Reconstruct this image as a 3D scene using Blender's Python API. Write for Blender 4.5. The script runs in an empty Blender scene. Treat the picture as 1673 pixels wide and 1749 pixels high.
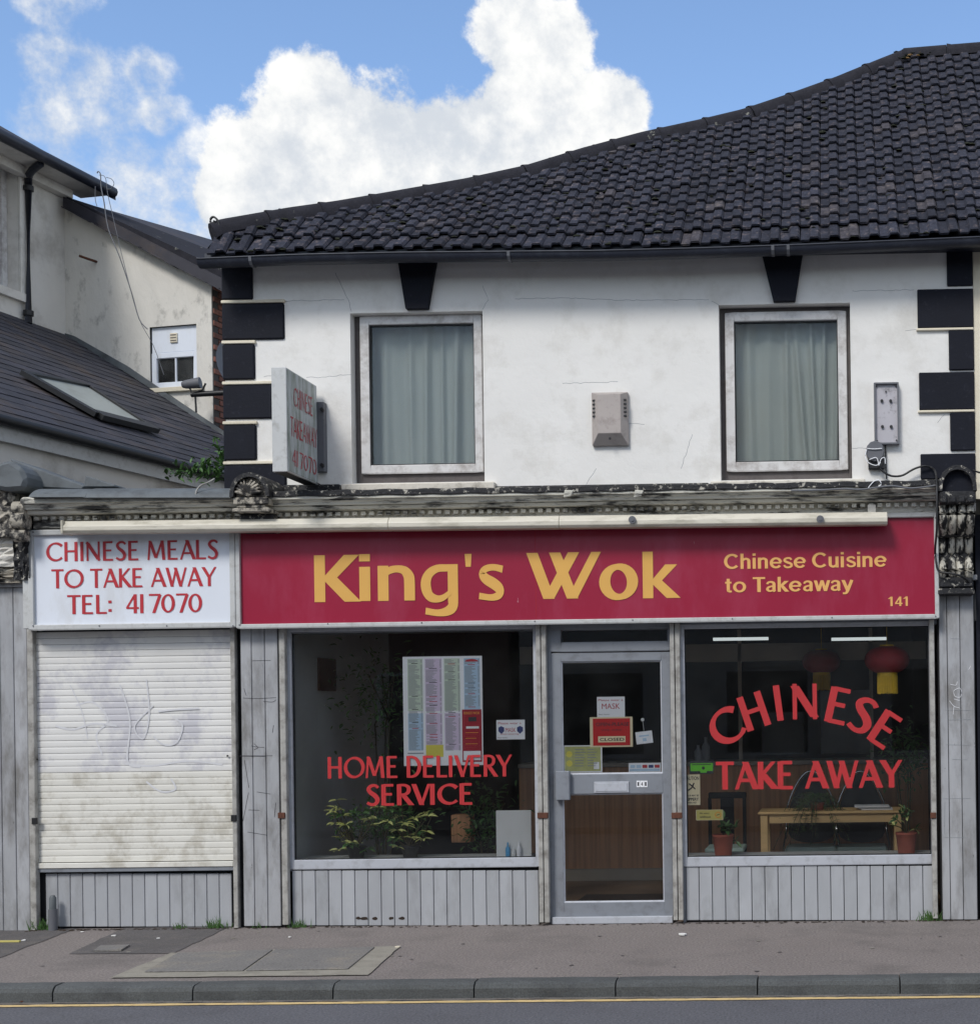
import bpy, bmesh, math, random
from mathutils import Vector, Matrix
R = random.Random(7)
C = bpy.context.scene.collection
sc = bpy.context.scene
# ------------------------------------------------------------------ camera
F, PPX, PPY, YAW, ROLL = 2415.0, 1394.0, 1212.5, .0186, .0135
CAM = Vector((0, -11.5, 1.72))
FW = Vector((-math.sin(YAW), math.cos(YAW), 0)); RT = Vector((math.cos(YAW), math.sin(YAW), 0)); UPV = Vector((0, 0, 1))
AU = RT*math.cos(ROLL) - UPV*math.sin(ROLL); AV = RT*math.sin(ROLL) + UPV*math.cos(ROLL)
cd = bpy.data.cameras.new('camera'); co = bpy.data.objects.new('camera', cd); C.objects.link(co)
co.matrix_world = Matrix((( AU.x, AV.x, -FW.x, CAM.x), (AU.y, AV.y, -FW.y, CAM.y), (AU.z, AV.z, -FW.z, CAM.z), (0, 0, 0, 1)))
cd.sensor_width = 36; cd.sensor_fit = 'AUTO'; cd.lens = F/1749*36
cd.shift_x = (836.5-PPX)/1749; cd.shift_y = (PPY-874.5)/1749
cd.clip_end = 2000; cd.clip_start = .1
sc.camera = co
# ------------------------------------------------------------------ light
SUN_EL, SUN_AZ = math.radians(44), math.radians(204)      # azimuth: clockwise from +Y
sd = bpy.data.lights.new('sun', 'SUN'); sd.energy = 1.5; sd.angle = math.radians(16); sd.color = (1, .96, .9)
so = bpy.data.objects.new('sun', sd); C.objects.link(so)
sdir = Vector((math.sin(SUN_AZ)*math.cos(SUN_EL), math.cos(SUN_AZ)*math.cos(SUN_EL), math.sin(SUN_EL)))
so.rotation_euler = sdir.to_track_quat('Z', 'Y').to_euler(); so.location = (0, -30, 40)
sc.view_settings.view_transform = 'Standard'; sc.view_settings.look = 'None'
sc.view_settings.exposure = 0.66; sc.view_settings.gamma = 1; sc.view_settings.use_curve_mapping = False
sc.cycles.max_bounces = 8; sc.cycles.transparent_max_bounces = 16

def s2l(c):
    r = []
    for v in c[:3]:
        v = v/255; r.append(v/12.92 if v <= .04045 else ((v+.055)/1.055)**2.4)
    return r+[1]
def ray(px, py):
    u, v = px-PPX, PPY-py
    return (FW + AU*(u/F) + AV*(v/F))
def on_plane(px, py, pt, n):
    d = ray(px, py); pt = Vector(pt); n = Vector(n)
    return CAM + d*((pt-CAM).dot(n)/d.dot(n))
def P(px, py, Y=0.0): return on_plane(px, py, (0, Y, 0), (0, 1, 0))
def G(px, py, z=0.0): return on_plane(px, py, (0, 0, z), (0, 0, 1))
def proj(p):
    q = Vector(p)-CAM; d = q.dot(FW)
    return PPX + F*q.dot(AU)/d, PPY - F*q.dot(AV)/d
def RC(x0, y0, x1, y1, Y=0.0):
    xm, ym = (x0+x1)/2, (y0+y1)/2
    return P(x0, ym, Y).x, P(x1, ym, Y).x, P(xm, y1, Y).z, P(xm, y0, Y).z     # X0 X1 Z0 Z1

# ------------------------------------------------------------------ world
w = bpy.data.worlds.new('World'); sc.world = w; w.use_nodes = True
nt = w.node_tree; nt.nodes.clear(); N = nt.nodes; L = nt.links
def wn(t, **k):
    n = N.new(t)
    for a, b in k.items(): setattr(n, a, b)
    return n
def wm(op, a, b=None, c=None, clamp=False):
    n = wn('ShaderNodeMath', operation=op, use_clamp=clamp)
    for i, v in enumerate((a, b, c)):
        if v is None: continue
        if isinstance(v, (int, float)): n.inputs[i].default_value = v
        else: L.new(v, n.inputs[i])
    return n.outputs[0]
tc = wn('ShaderNodeTexCoord'); D0 = tc.outputs['Generated']
sky = wn('ShaderNodeTexSky', sky_type='NISHITA', sun_disc=False, sun_elevation=SUN_EL, sun_rotation=SUN_AZ, air_density=1.0, dust_density=.6, ozone_density=2.2)
tint = wn('ShaderNodeMix', data_type='RGBA', blend_type='MULTIPLY'); tint.inputs[0].default_value = 1
L.new(sky.outputs[0], tint.inputs[6]); tint.inputs[7].default_value = (1.25, 1.3, 1.36, 1)
nz = wn('ShaderNodeTexNoise'); nz.inputs['Scale'].default_value = 34; nz.inputs['Detail'].default_value = 10; nz.inputs['Roughness'].default_value = .64
L.new(D0, nz.inputs['Vector'])
nz2 = wn('ShaderNodeTexNoise'); nz2.inputs['Scale'].default_value = 9; nz2.inputs['Detail'].default_value = 6; nz2.inputs['Roughness'].default_value = .55
L.new(D0, nz2.inputs['Vector'])
def field(blobs):
    acc = None
    for (px, py, r) in blobs:
        d = ray(px, py).normalized()
        n = wn('ShaderNodeVectorMath', operation='DISTANCE'); L.new(D0, n.inputs[0]); n.inputs[1].default_value = d
        v = wm('MULTIPLY_ADD', n.outputs['Value'], -F*1.13/r, 1.0)
        if acc is None: acc = v
        else:
            sm = wn('ShaderNodeMath', operation='SMOOTH_MAX'); L.new(acc, sm.inputs[0]); L.new(v, sm.inputs[1]); sm.inputs[2].default_value = .25
            acc = sm.outputs[0]
    return acc
def sstep(v, a, b, o0=0, o1=1):
    n = wn('ShaderNodeMapRange', interpolation_type='SMOOTHSTEP'); L.new(v, n.inputs[0])
    for i, x in enumerate((a, b, o0, o1)): n.inputs[i+1].default_value = x
    return n.outputs[0]
big = [(890, 62, 86), (945, 66, 72), (905, 130, 80), (868, 165, 52), (1058, 180, 62), (1000, 205, 88), (930, 190, 82), (530, 165, 80), (590, 190, 58),
       (520, 240, 112), (440, 300, 112), (620, 260, 118), (740, 245, 80), (820, 245, 100), (700, 330, 190), (560, 350, 170), (880, 290, 150), (1010, 260, 80), (480, 400, 120), (400, 345, 80)]
wisp = [(90, 105, 72), (150, 120, 56), (118, 190, 86), (178, 200, 74), (145, 280, 100), (230, 335, 100), (250, 125, 54), (272, 195, 52), (85, 6, 66), (200, 262, 80), (330, 325, 84), (375, 375, 100), (300, 400, 100), (60, 210, 50), (270, 300, 80), (340, 260, 60), (280, 360, 110), (350, 410, 120), (200, 380, 100)]
fb = field(big); fw_ = field(wisp)
n1 = wm('MULTIPLY_ADD', nz.outputs['Fac'], 1.5, -.75); n2 = wm('MULTIPLY_ADD', nz2.outputs['Fac'], 1.2, -.6)
mb_ = sstep(wm('ADD', wm('ADD', fb, wm('MULTIPLY', n1, .8)), wm('MULTIPLY', n2, .35)), -.02, .24)
mw_ = sstep(wm('ADD', wm('MINIMUM', fw_, .5), wm('ADD', wm('MULTIPLY', n1, 1.15), wm('MULTIPLY', n2, .9))), .0, .72, 0, .92)
# clouds go on over the rest of the sky
sx = wn('ShaderNodeSeparateXYZ'); L.new(D0, sx.inputs[0])
ctr = ray(800, 300).normalized()
dc = wn('ShaderNodeVectorMath', operation='DISTANCE'); L.new(D0, dc.inputs[0]); dc.inputs[1].default_value = ctr
away = sstep(dc.outputs['Value'], .45, .62)
nz3 = wn('ShaderNodeTexNoise'); nz3.inputs['Scale'].default_value = 2.6; nz3.inputs['Detail'].default_value = 8; nz3.inputs['Roughness'].default_value = .58
L.new(D0, nz3.inputs['Vector'])
mg = wm('MULTIPLY', sstep(nz3.outputs['Fac'], .42, .55), away)
mask = wm('MAXIMUM', wm('MAXIMUM', mb_, mw_), mg)
shade = wm('ADD', wm('MULTIPLY', nz2.outputs['Fac'], .6), wm('MULTIPLY', nz.outputs['Fac'], .4))
cc = wn('ShaderNodeMix', data_type='RGBA', blend_type='MIX')
L.new(sstep(shade, .4, .58), cc.inputs[0]); cc.inputs[6].default_value = (4.3, 4.6, 5.0, 1); cc.inputs[7].default_value = (6.5, 6.5, 6.4, 1)
mixc = wn('ShaderNodeMix', data_type='RGBA'); L.new(mask, mixc.inputs[0]); L.new(tint.outputs[2], mixc.inputs[6]); L.new(cc.outputs[2], mixc.inputs[7])
bg = wn('ShaderNodeBackground'); bg.inputs[1].default_value = .1; L.new(mixc.outputs[2], bg.inputs[0])
wo = wn('ShaderNodeOutputWorld'); L.new(bg.outputs[0], wo.inputs[0])

# ------------------------------------------------------------------ materials
M = {}
def mat(name, col, rough=.7, metal=0, var=.12, vscale=3.0, bump=0, bscale=60, bdist=.004, dirt=None, dscale=1.5, damt=.0, rnd=0, spec=.5, grain=0, gscale=250, stretch=None, dthr=(.5, .7), speck=None):
    """col sRGB 0-255.  var: slow value variation.  dirt: second colour in noise patches.  rnd: per-object variation"""
    m = bpy.data.materials.new(name); m.use_nodes = True; t = m.node_tree; b = t.nodes['Principled BSDF']
    b.inputs['Roughness'].default_value = rough; b.inputs['Metallic'].default_value = metal; b.inputs['Specular IOR Level'].default_value = spec
    g = t.nodes.new('ShaderNodeNewGeometry'); pos = g.outputs['Position']
    if stretch:
        mp = t.nodes.new('ShaderNodeMapping'); mp.inputs['Scale'].default_value = stretch; t.links.new(pos, mp.inputs[0]); pos = mp.outputs[0]
    def noise(s, d=5, r=.6):
        n = t.nodes.new('ShaderNodeTexNoise'); n.inputs['Scale'].default_value = s; n.inputs['Detail'].default_value = d; n.inputs['Roughness'].default_value = r
        t.links.new(pos, n.inputs['Vector']); return n.outputs['Fac']
    def mr(v, a, b2, c, d):
        n = t.nodes.new('ShaderNodeMapRange'); t.links.new(v, n.inputs[0])
        for i, x in enumerate((a, b2, c, d)): n.inputs[i+1].default_value = x
        return n.outputs[0]
    def mix(f, a, b2, bt='MIX'):
        n = t.nodes.new('ShaderNodeMix'); n.data_type = 'RGBA'; n.blend_type = bt
        for i, v in ((0, f), (6, a), (7, b2)):
            if isinstance(v, (int, float)): n.inputs[i].default_value = v
            elif isinstance(v, list): n.inputs[i].default_value = v
            else: t.links.new(v, n.inputs[i])
        return n.outputs[2]
    def grey(v):
        n = t.nodes.new('ShaderNodeCombineColor')
        for i in range(3): t.links.new(v, n.inputs[i])
        return n.outputs[0]
    c = s2l(col)
    if dirt is not None:
        c = mix(mr(noise(dscale, 9, .68), dthr[0], dthr[1], 0, damt), c, s2l(dirt))
    if var: c = mix(1.0, c, grey(mr(noise(vscale), .3, .7, 1-var, 1+var)), 'MULTIPLY')
    if grain: c = mix(1.0, c, grey(mr(noise(gscale, 2, .7), .3, .7, 1-grain, 1+grain)), 'MULTIPLY')
    if speck:
        c = mix(mr(noise(speck[1], 3, .75), speck[2], speck[2]+.04, 0, speck[3]), c, s2l(speck[0]))
    if rnd:
        oi = t.nodes.new('ShaderNodeObjectInfo'); c = mix(1.0, c, grey(mr(oi.outputs['Random'], 0, 1, 1-rnd, 1+rnd)), 'MULTIPLY')
    if isinstance(c, list): b.inputs['Base Color'].default_value = c
    else: t.links.new(c, b.inputs['Base Color'])
    if bump:
        bn = t.nodes.new('ShaderNodeBump'); bn.inputs['Strength'].default_value = bump; bn.inputs['Distance'].default_value = bdist
        t.links.new(noise(bscale, 5, .6), bn.inputs['Height']); t.links.new(bn.outputs[0], b.inputs['Normal'])
    M[name] = m; return m
mat('render_white', (226, 225, 222), .85, var=.03, vscale=1.6, bump=.5, bscale=7, bdist=.014, dirt=(176, 171, 160), dscale=2.6, damt=.45, dthr=(.5, .74))
mat('render_grubby', (214, 211, 205), .9, var=.06, vscale=1.2, bump=.5, bscale=20, bdist=.01, dirt=(138, 130, 120), dscale=1.4, damt=.6, dthr=(.48, .68))
mat('render_stained', (208, 205, 198), .9, var=.06, vscale=2, bump=.5, bscale=16, bdist=.015, dirt=(112, 110, 106), dscale=4.5, damt=.6, dthr=(.55, .68), stretch=(1, 1, .6))
mat('cream', (222, 214, 194), .85, var=.05, bump=.4, bscale=30, dirt=(150, 140, 120), damt=.5)
mat('black_paint', (19, 22, 33), .75, spec=.25, var=.15, bump=.45, bscale=45, bdist=.005, dirt=(48, 50, 60), dscale=20, damt=.5, dthr=(.58, .7))
mat('black_flaky', (22, 23, 28), .65, var=.2, vscale=12, bump=.8, bscale=40, bdist=.01, dirt=(180, 176, 165), dscale=22, damt=.9, dthr=(.57, .62))
mat('white_flaky', (196, 192, 180), .8, var=.15, vscale=9, bump=.8, bscale=35, bdist=.01, dirt=(20, 20, 24), dscale=9, damt=1, dthr=(.46, .52), stretch=(1.5, 1, .5))
mat('stone_flaky', (168, 162, 150), .85, var=.2, vscale=9, bump=.8, bscale=35, bdist=.012, dirt=(30, 30, 34), dscale=11, damt=.95, dthr=(.47, .56))
mat('cornice_paint', (196, 194, 184), .8, var=.12, vscale=5, bump=.6, bscale=30, bdist=.008, dirt=(28, 28, 32), dscale=8, damt=.95, dthr=(.5, .6), stretch=(.35, 1, 2.2))
mat('sill_stone', (208, 203, 192), .85, var=.08, bump=.5, bscale=35, bdist=.006, dirt=(120, 112, 100), dscale=9, damt=.6)
mat('grey_timber', (88, 83, 82), .75, var=.15, vscale=9, dirt=(70, 62, 62), dscale=14, damt=.6, bump=.3, bscale=60)  # timber toned darker to stand in for the shadow around the window frames
mat('upvc', (206, 205, 204), .45, var=.06, dirt=(128, 118, 112), dscale=7, damt=.7, dthr=(.46, .7))
mat('board_grey', (164, 167, 172), .55, var=.07, vscale=3.5, bump=.15, bscale=20, dirt=(105, 104, 102), dscale=2.6, damt=.5, rnd=.08, spec=.3, dthr=(.52, .75), stretch=(1.6, 1, .6), speck=((84, 82, 80), 26, .7, .6))
mat('board_grey_dirty', (158, 160, 164), .6, var=.1, vscale=6, bump=.25, bscale=30, dirt=(92, 88, 82), dscale=4, damt=.7, rnd=.09, spec=.3, dthr=(.46, .7), stretch=(1.6, 1, .5), speck=((66, 64, 64), 22, .68, .6))
mat('frame_grey', (126, 131, 139), .5, var=.06, dirt=(88, 88, 92), dscale=9, damt=.5, spec=.5)
mat('frame_light', (178, 182, 190), .4, var=.05, dirt=(120, 120, 120), dscale=12, damt=.5)
mat('aluminium', (165, 164, 160), .5, var=.1, vscale=9, dirt=(95, 90, 84), dscale=11, damt=.7, dthr=(.46, .68), bump=.2, bscale=60)
mat('dark_gap', (26, 27, 31), .8, var=.1)
mat('shutter', (216, 216, 214), .5, var=.04, vscale=2.5, dirt=(184, 184, 192), dscale=2.1, damt=.8, dthr=(.5, .6), bump=.12, bscale=40, rnd=.02)
mat('shutter_cream', (214, 213, 206), .55, var=.05, vscale=2.5, dirt=(178, 174, 162), dscale=4.1, damt=.8, dthr=(.48, .62), bump=.15, bscale=40, rnd=.02)
mat('sign_white', (220, 226, 236), .35, var=.02, dirt=(186, 186, 184), dscale=3, damt=.5, stretch=(1, 1, .4))
mat('sign_frame', (190, 192, 192), .4, var=.06, dirt=(130, 128, 122), dscale=12, damt=.5)
mat('sign_red', (147, 27, 56), .32, var=.05, vscale=1.3, dirt=(160, 62, 88), dscale=2.4, damt=.55, spec=.5, stretch=(1, 1, .35), speck=((190, 150, 160), 20, .73, .6))
mat('letter_gold', (218, 168, 84), .5, var=.04)
mat('letter_gold2', (226, 172, 100), .5, var=.03)
mat('letter_red', (178, 38, 50), .5, var=.05)
mat('vinyl_red', (176, 42, 46), .5, var=.05)
mat('faded_red', (175, 62, 70), .6, var=.1, dirt=(165, 150, 150), dscale=18, damt=.7, dthr=(.5, .6))
mat('sign_old', (178, 184, 186), .5, var=.08, dirt=(112, 122, 108), dscale=5, damt=.8, dthr=(.45, .62), stretch=(1, 3, .6))
mat('awning', (205, 200, 186), .45, var=.05, dirt=(140, 135, 118), dscale=6, damt=.7, dthr=(.48, .68), stretch=(.5, 1, 2))
mat('lead', (92, 98, 102), .6, var=.15, vscale=6, dirt=(58, 60, 62), dscale=5, damt=.7, bump=.4, bscale=20)
mat('tile', (50, 52, 62), .95, spec=.15, var=.25, vscale=14, bump=.7, bscale=55, bdist=.006, dirt=(108, 98, 98), dscale=17, damt=.6, dthr=(.54, .66), rnd=.26, grain=.3, gscale=70, speck=((150, 138, 128), 22, .69, .7))
mat('tile_pale', (68, 66, 72), .95, spec=.15, var=.3, vscale=14, bump=.7, bscale=55, bdist=.006, dirt=(108, 100, 96), dscale=17, damt=.6, dthr=(.52, .64), grain=.3, gscale=70)
mat('graffiti', (205, 206, 210), .55, var=.04)
mat('ridge_tile', (44, 44, 50), .95, spec=.15, var=.2, vscale=10, bump=.6, bscale=40, dirt=(150, 150, 140), dscale=7, damt=.8, dthr=(.64, .68), grain=.2, gscale=90)
mat('moss', (37, 41, 28), .95, var=.3, vscale=30, bump=1, bscale=90, bdist=.02)
mat('lichen', (140, 112, 72), .95, var=.3, vscale=40, bump=.6, bscale=90)
mat('slate', (46, 46, 55), .7, var=.2, vscale=5, dirt=(74, 62, 54), dscale=1.8, damt=.7, rnd=.3, bump=.3, bscale=25, dthr=(.5, .66))
mat('gutter', (34, 38, 50), .45, var=.12, dirt=(66, 70, 80), dscale=7, damt=.5)
mat('black_plastic', (26, 27, 30), .5, var=.1)
mat('grey_plastic', (96, 98, 104), .55, var=.1)
mat('alarm', (168, 160, 156), .55, var=.05, dirt=(118, 108, 104), dscale=9, damt=.6)
mat('fitting', (176, 174, 180), .6, var=.06, dirt=(90, 88, 92), dscale=14, damt=.7, dthr=(.55, .7))
mat('brick', (118, 78, 66), .9, var=.25, vscale=12, bump=.6, bscale=50, rnd=.35, dirt=(48, 44, 46), dscale=5, damt=.8)
mat('mortar', (70, 66, 64), .95, var=.2, bump=.5)
mat('pavement', (122, 115, 112), .93, var=.07, vscale=1.2, bump=.8, bscale=130, bdist=.004, dirt=(92, 88, 86), dscale=.9, damt=.8, grain=.4, gscale=60, speck=((176, 170, 166), 55, .66, .6))
mat('tarmac_dark', (88, 85, 85), .93, var=.12, vscale=2, bump=.9, bscale=110, bdist=.006, grain=.35, gscale=90, dirt=(112, 106, 100), dscale=5, damt=.5)
mat('concrete', (142, 138, 128), .9, var=.1, vscale=6, bump=.5, bscale=80, bdist=.004, dirt=(112, 108, 100), dscale=7, damt=.7, grain=.15, gscale=120)
mat('cover_stone', (116, 114, 112), .9, var=.1, vscale=3, bump=.7, bscale=60, bdist=.005, dirt=(132, 124, 110), dscale=3, damt=.7, grain=.3, gscale=60, speck=((60, 58, 58), 18, .64, .5))
mat('kerb', (78, 81, 82), .85, var=.14, vscale=4, bump=.8, bscale=70, bdist=.006, dirt=(62, 64, 66), dscale=3.5, damt=.7, rnd=.08, grain=.25, gscale=90)
mat('road', (90, 91, 97), .9, var=.06, vscale=.8, bump=.9, bscale=110, bdist=.005, grain=.4, gscale=60, dirt=(74, 74, 78), dscale=1.5, damt=.5, speck=((160, 158, 156), 50, .67, .6))
mat('gutter_grit', (104, 100, 96), .95, var=.15, vscale=8, bump=.9, bscale=120, bdist=.005, grain=.35, gscale=90)
mat('yellow_line', (206, 180, 128), .8, var=.08, vscale=9, dirt=(130, 118, 96), dscale=22, damt=.7, dthr=(.52, .7))
mat('skylight_pane', (150, 156, 152), .35, var=.06, dirt=(120, 122, 112), dscale=4, damt=.6)
mat('rust', (86, 52, 38), .85, var=.3, vscale=30)
mat('curtain', (160, 167, 164), .9, var=.04, vscale=2)
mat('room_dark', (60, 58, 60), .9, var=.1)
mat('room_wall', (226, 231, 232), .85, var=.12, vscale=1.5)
mat('room_floor', (140, 116, 92), .6, var=.15)
mat('counter_wood', (205, 152, 110), .55, var=.12, vscale=4, stretch=(26, 26, .8), dirt=(140, 98, 70), dscale=1.0, damt=.5, dthr=(.45, .6))
mat('counter_trim', (165, 155, 140), .6, var=.1)
mat('pine', (232, 194, 136), .5, var=.08, vscale=3, stretch=(1, 1, 8))
mat('black_wood', (16, 16, 17), .4, var=.1)
mat('chrome', (200, 200, 200), .2, metal=1, var=0)
mat('seat_green', (200, 225, 214), .8, var=.06)
mat('terracotta', (158, 84, 66), .8, var=.1, vscale=14, bump=.2)
mat('leaf', (80, 118, 64), .5, var=.3, vscale=40)
mat('leaf_light', (228, 232, 150), .5, var=.25, vscale=60)
mat('leaf_weed', (66, 100, 48), .6, var=.3, vscale=30)
mat('stem', (80, 74, 52), .8, var=.2)
mat('soil', (48, 38, 30), .95, var=.2)
mat('paper', (232, 234, 238), .7, var=.02)
mat('ink_grey', (140, 145, 150), .7, var=0)
mat('ink_dark', (52, 50, 58), .7, var=0)
mat('ink_blue', (52, 66, 120), .7, var=0)
mat('print_green', (198, 212, 196), .7, var=0)
mat('print_lilac', (212, 198, 220), .7, var=0)
mat('print_blue', (176, 202, 224), .7, var=0)
mat('print_yellow', (214, 204, 92), .7, var=0)
mat('print_maroon', (160, 20, 44), .7, var=0)
mat('print_red', (196, 34, 36), .6, var=0)
mat('print_orange', (224, 150, 60), .7, var=0)
mat('print_cream', (226, 214, 180), .6, var=0)
mat('print_olive', (176, 178, 118), .6, var=.12, vscale=30)
mat('print_lime', (104, 196, 44), .6, var=0)
mat('lantern_red', (150, 24, 32), .6, var=.15, vscale=25, spec=.4)
mat('tassel', (236, 196, 50), .5, var=.15, vscale=60)
mat('white_plastic', (214, 216, 216), .5, var=.04)
mat('bottle_blue', (80, 160, 210), .4, var=.2, vscale=60)
mat('lime_yellow', (196, 186, 110), .7, var=.1)
mat('litter', (225, 225, 222), .8, var=.1)
mat('opp_brick', (122, 92, 78), .9, var=.15, vscale=8)
mat('opp_render', (190, 186, 178), .9, var=.1)
def emis(name, col, s):
    m = bpy.data.materials.new(name); m.use_nodes = True; b = m.node_tree.nodes['Principled BSDF']
    b.inputs['Base Color'].default_value = s2l(col); b.inputs['Emission Color'].default_value = s2l(col); b.inputs['Emission Strength'].default_value = s; M[name] = m
emis('tube_light', (225, 235, 235), .45)
def glass(name, tint=(.93, .95, .95), ior=1.45, rough=.0, film=0):
    m = bpy.data.materials.new(name); m.use_nodes = True; t = m.node_tree; t.nodes.clear()
    o = t.nodes.new('ShaderNodeOutputMaterial'); mx = t.nodes.new('ShaderNodeMixShader'); tr = t.nodes.new('ShaderNodeBsdfTransparent'); gl = t.nodes.new('ShaderNodeBsdfGlossy')
    fr = t.nodes.new('ShaderNodeFresnel'); fr.inputs[0].default_value = ior; tr.inputs[0].default_value = (*tint, 1); gl.inputs['Roughness'].default_value = rough
    t.links.new(fr.outputs[0], mx.inputs[0]); t.links.new(tr.outputs[0], mx.inputs[1]); t.links.new(gl.outputs[0], mx.inputs[2])
    m2 = t.nodes.new('ShaderNodeMixShader'); df = t.nodes.new('ShaderNodeBsdfDiffuse'); df.inputs[0].default_value = (.6, .62, .62, 1)
    g = t.nodes.new('ShaderNodeNewGeometry'); n = t.nodes.new('ShaderNodeTexNoise'); n.inputs['Scale'].default_value = 2.2; n.inputs['Detail'].default_value = 9; n.inputs['Roughness'].default_value = .7
    r_ = t.nodes.new('ShaderNodeMapRange'); t.links.new(g.outputs['Position'], n.inputs['Vector']); t.links.new(n.outputs['Fac'], r_.inputs[0])
    for i, x in enumerate((.42, .72, film*.25, film)): r_.inputs[i+1].default_value = x
    t.links.new(r_.outputs[0], m2.inputs[0]); t.links.new(mx.outputs[0], m2.inputs[1]); t.links.new(df.outputs[0], m2.inputs[2])
    t.links.new(m2.outputs[0], o.inputs[0]); M[name] = m
glass('glass', tint=(.99, .995, .995), ior=1.38, film=.012); glass('glass_upper', tint=(.98, .99, .985), ior=1.3, film=.04)

# ------------------------------------------------------------------ builders
class MB:
    def __init__(s): s.v = []; s.f = []; s.m = []; s.sm = []
    def poly(s, pts, mi=0, smooth=False):
        b = len(s.v); s.v += [Vector(p) for p in pts]; s.f.append(list(range(b, b+len(pts)))); s.m.append(mi); s.sm.append(smooth)
    def mesh_(s, vs, fs, mi=0, smooth=False):
        b = len(s.v); s.v += [Vector(p) for p in vs]
        for f in fs: s.f.append([b+i for i in f]); s.m.append(mi); s.sm.append(smooth)
    def box(s, x0, x1, y0, y1, z0, z1, mi=0):
        vs = [(x0,y0,z0),(x1,y0,z0),(x1,y1,z0),(x0,y1,z0),(x0,y0,z1),(x1,y0,z1),(x1,y1,z1),(x0,y1,z1)]
        s.mesh_(vs, [(0,3,2,1),(4,5,6,7),(0,1,5,4),(1,2,6,5),(2,3,7,6),(3,0,4,7)], mi)
    def hexa(s, a, b, mi=0):
        """a: 4 pts, b: 4 pts (opposite face)"""
        s.mesh_(list(a)+list(b), [(3,2,1,0),(4,5,6,7),(0,1,5,4),(1,2,6,5),(2,3,7,6),(3,0,4,7)], mi)
    def prism(s, pts, vec, mi=0):
        n = len(pts); pts = [Vector(p) for p in pts]; q = [p+Vector(vec) for p in pts]
        s.mesh_(pts+q, [list(range(n))[::-1], list(range(n, 2*n))]+[(i, (i+1) % n, n+(i+1) % n, n+i) for i in range(n)], mi)
    def tube(s, pts, r, n=8, mi=0, cap=True):
        pts = [Vector(p) for p in pts]; rs = r if isinstance(r, (list, tuple)) else [r]*len(pts); vs = []
        up = Vector((0, 0, 1))
        for i, p in enumerate(pts):
            t = (pts[min(i+1, len(pts)-1)]-pts[max(i-1, 0)]).normalized()
            a = t.cross(up)
            if a.length < .05: a = t.cross(Vector((1, 0, 0)))
            a.normalize(); b = a.cross(t)
            for k in range(n):
                an = 2*math.pi*k/n; vs.append(p+(a*math.cos(an)+b*math.sin(an))*rs[i])
        fs = []
        for i in range(len(pts)-1):
            for k in range(n): fs.append((i*n+k, i*n+(k+1) % n, (i+1)*n+(k+1) % n, (i+1)*n+k))
        s.mesh_(vs, fs, mi, True)
        if cap:
            s.mesh_(vs[:n], [list(range(n))], mi); s.mesh_(vs[-n:], [list(range(n))[::-1]], mi)
    def lathe(s, c, prof, n=20, mi=0, smooth=True):
        """prof: list of (r, z)"""
        c = Vector(c); vs = []
        for r, z in prof:
            for k in range(n):
                a = 2*math.pi*k/n; vs.append(c+Vector((r*math.cos(a), r*math.sin(a), z)))
        fs = [(i*n+k, i*n+(k+1) % n, (i+1)*n+(k+1) % n, (i+1)*n+k) for i in range(len(prof)-1) for k in range(n)]
        s.mesh_(vs, fs, mi, smooth)
        s.mesh_(vs[:n], [list(range(n))[::-1]], mi); s.mesh_(vs[-n:], [list(range(n))], mi)
    def mesh(s, name, mats, off=(0, 0, 0), bev=0):
        off = Vector(off); me = bpy.data.meshes.new(name)
        me.from_pydata([tuple(v-off) for v in s.v], [], s.f)
        for mm in (mats if isinstance(mats, (list, tuple)) else [mats]): me.materials.append(M[mm])
        me.polygons.foreach_set('material_index', s.m); me.polygons.foreach_set('use_smooth', s.sm)
        if bev:
            bm = bmesh.new(); bm.from_mesh(me); bmesh.ops.remove_doubles(bm, verts=bm.verts, dist=1e-5)
            es = [e for e in bm.edges if len(e.link_faces) == 2 and e.calc_face_angle(0) > .5]
            bmesh.ops.bevel(bm, geom=es, offset=bev, segments=1, affect='EDGES', clamp_overlap=True)
            bm.to_mesh(me); bm.free()
        me.update(); return me
def root_loc(o):
    while o.parent: o = o.parent
    return Vector(o.location)
def tag(o, label=None, cat=None, group=None, kind=None):
    if label: o['label'] = label
    if cat: o['category'] = cat
    if group: o['group'] = group
    if kind: o['kind'] = kind
    return o
def thing(name, loc, label, cat, group=None):
    o = bpy.data.objects.new(name, None); C.objects.link(o); o.location = loc; o.empty_display_size = .1
    return tag(o, label, cat, group)
def part(name, mb, mats, parent, bev=0, kind=None, label=None):
    me = mb.mesh(name, mats, root_loc(parent), bev); o = bpy.data.objects.new(name, me); C.objects.link(o); o.parent = parent
    return tag(o, label, None, None, kind)
def single(name, mb, mats, label, cat, group=None, bev=0, loc=None, kind=None):
    loc = Vector(loc) if loc else (sum(mb.v, Vector())/len(mb.v))
    me = mb.mesh(name, mats, loc, bev); o = bpy.data.objects.new(name, me); C.objects.link(o); o.location = loc
    return tag(o, label, cat, group, kind)
def struct(name, mb, mats, bev=0, kind='structure'):
    me = mb.mesh(name, mats, (0, 0, 0), bev); o = bpy.data.objects.new(name, me); C.objects.link(o); return tag(o, kind=kind)
def inst(name, me, parent, mtx):
    """piece sharing mesh data; mtx in world space, parent root unrotated"""
    o = bpy.data.objects.new(name, me); C.objects.link(o); o.parent = parent
    m = mtx.copy(); m.translation = m.translation-root_loc(parent); o.matrix_local = m; return o
def T(x, y, z): return Matrix.Translation((x, y, z))
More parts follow.
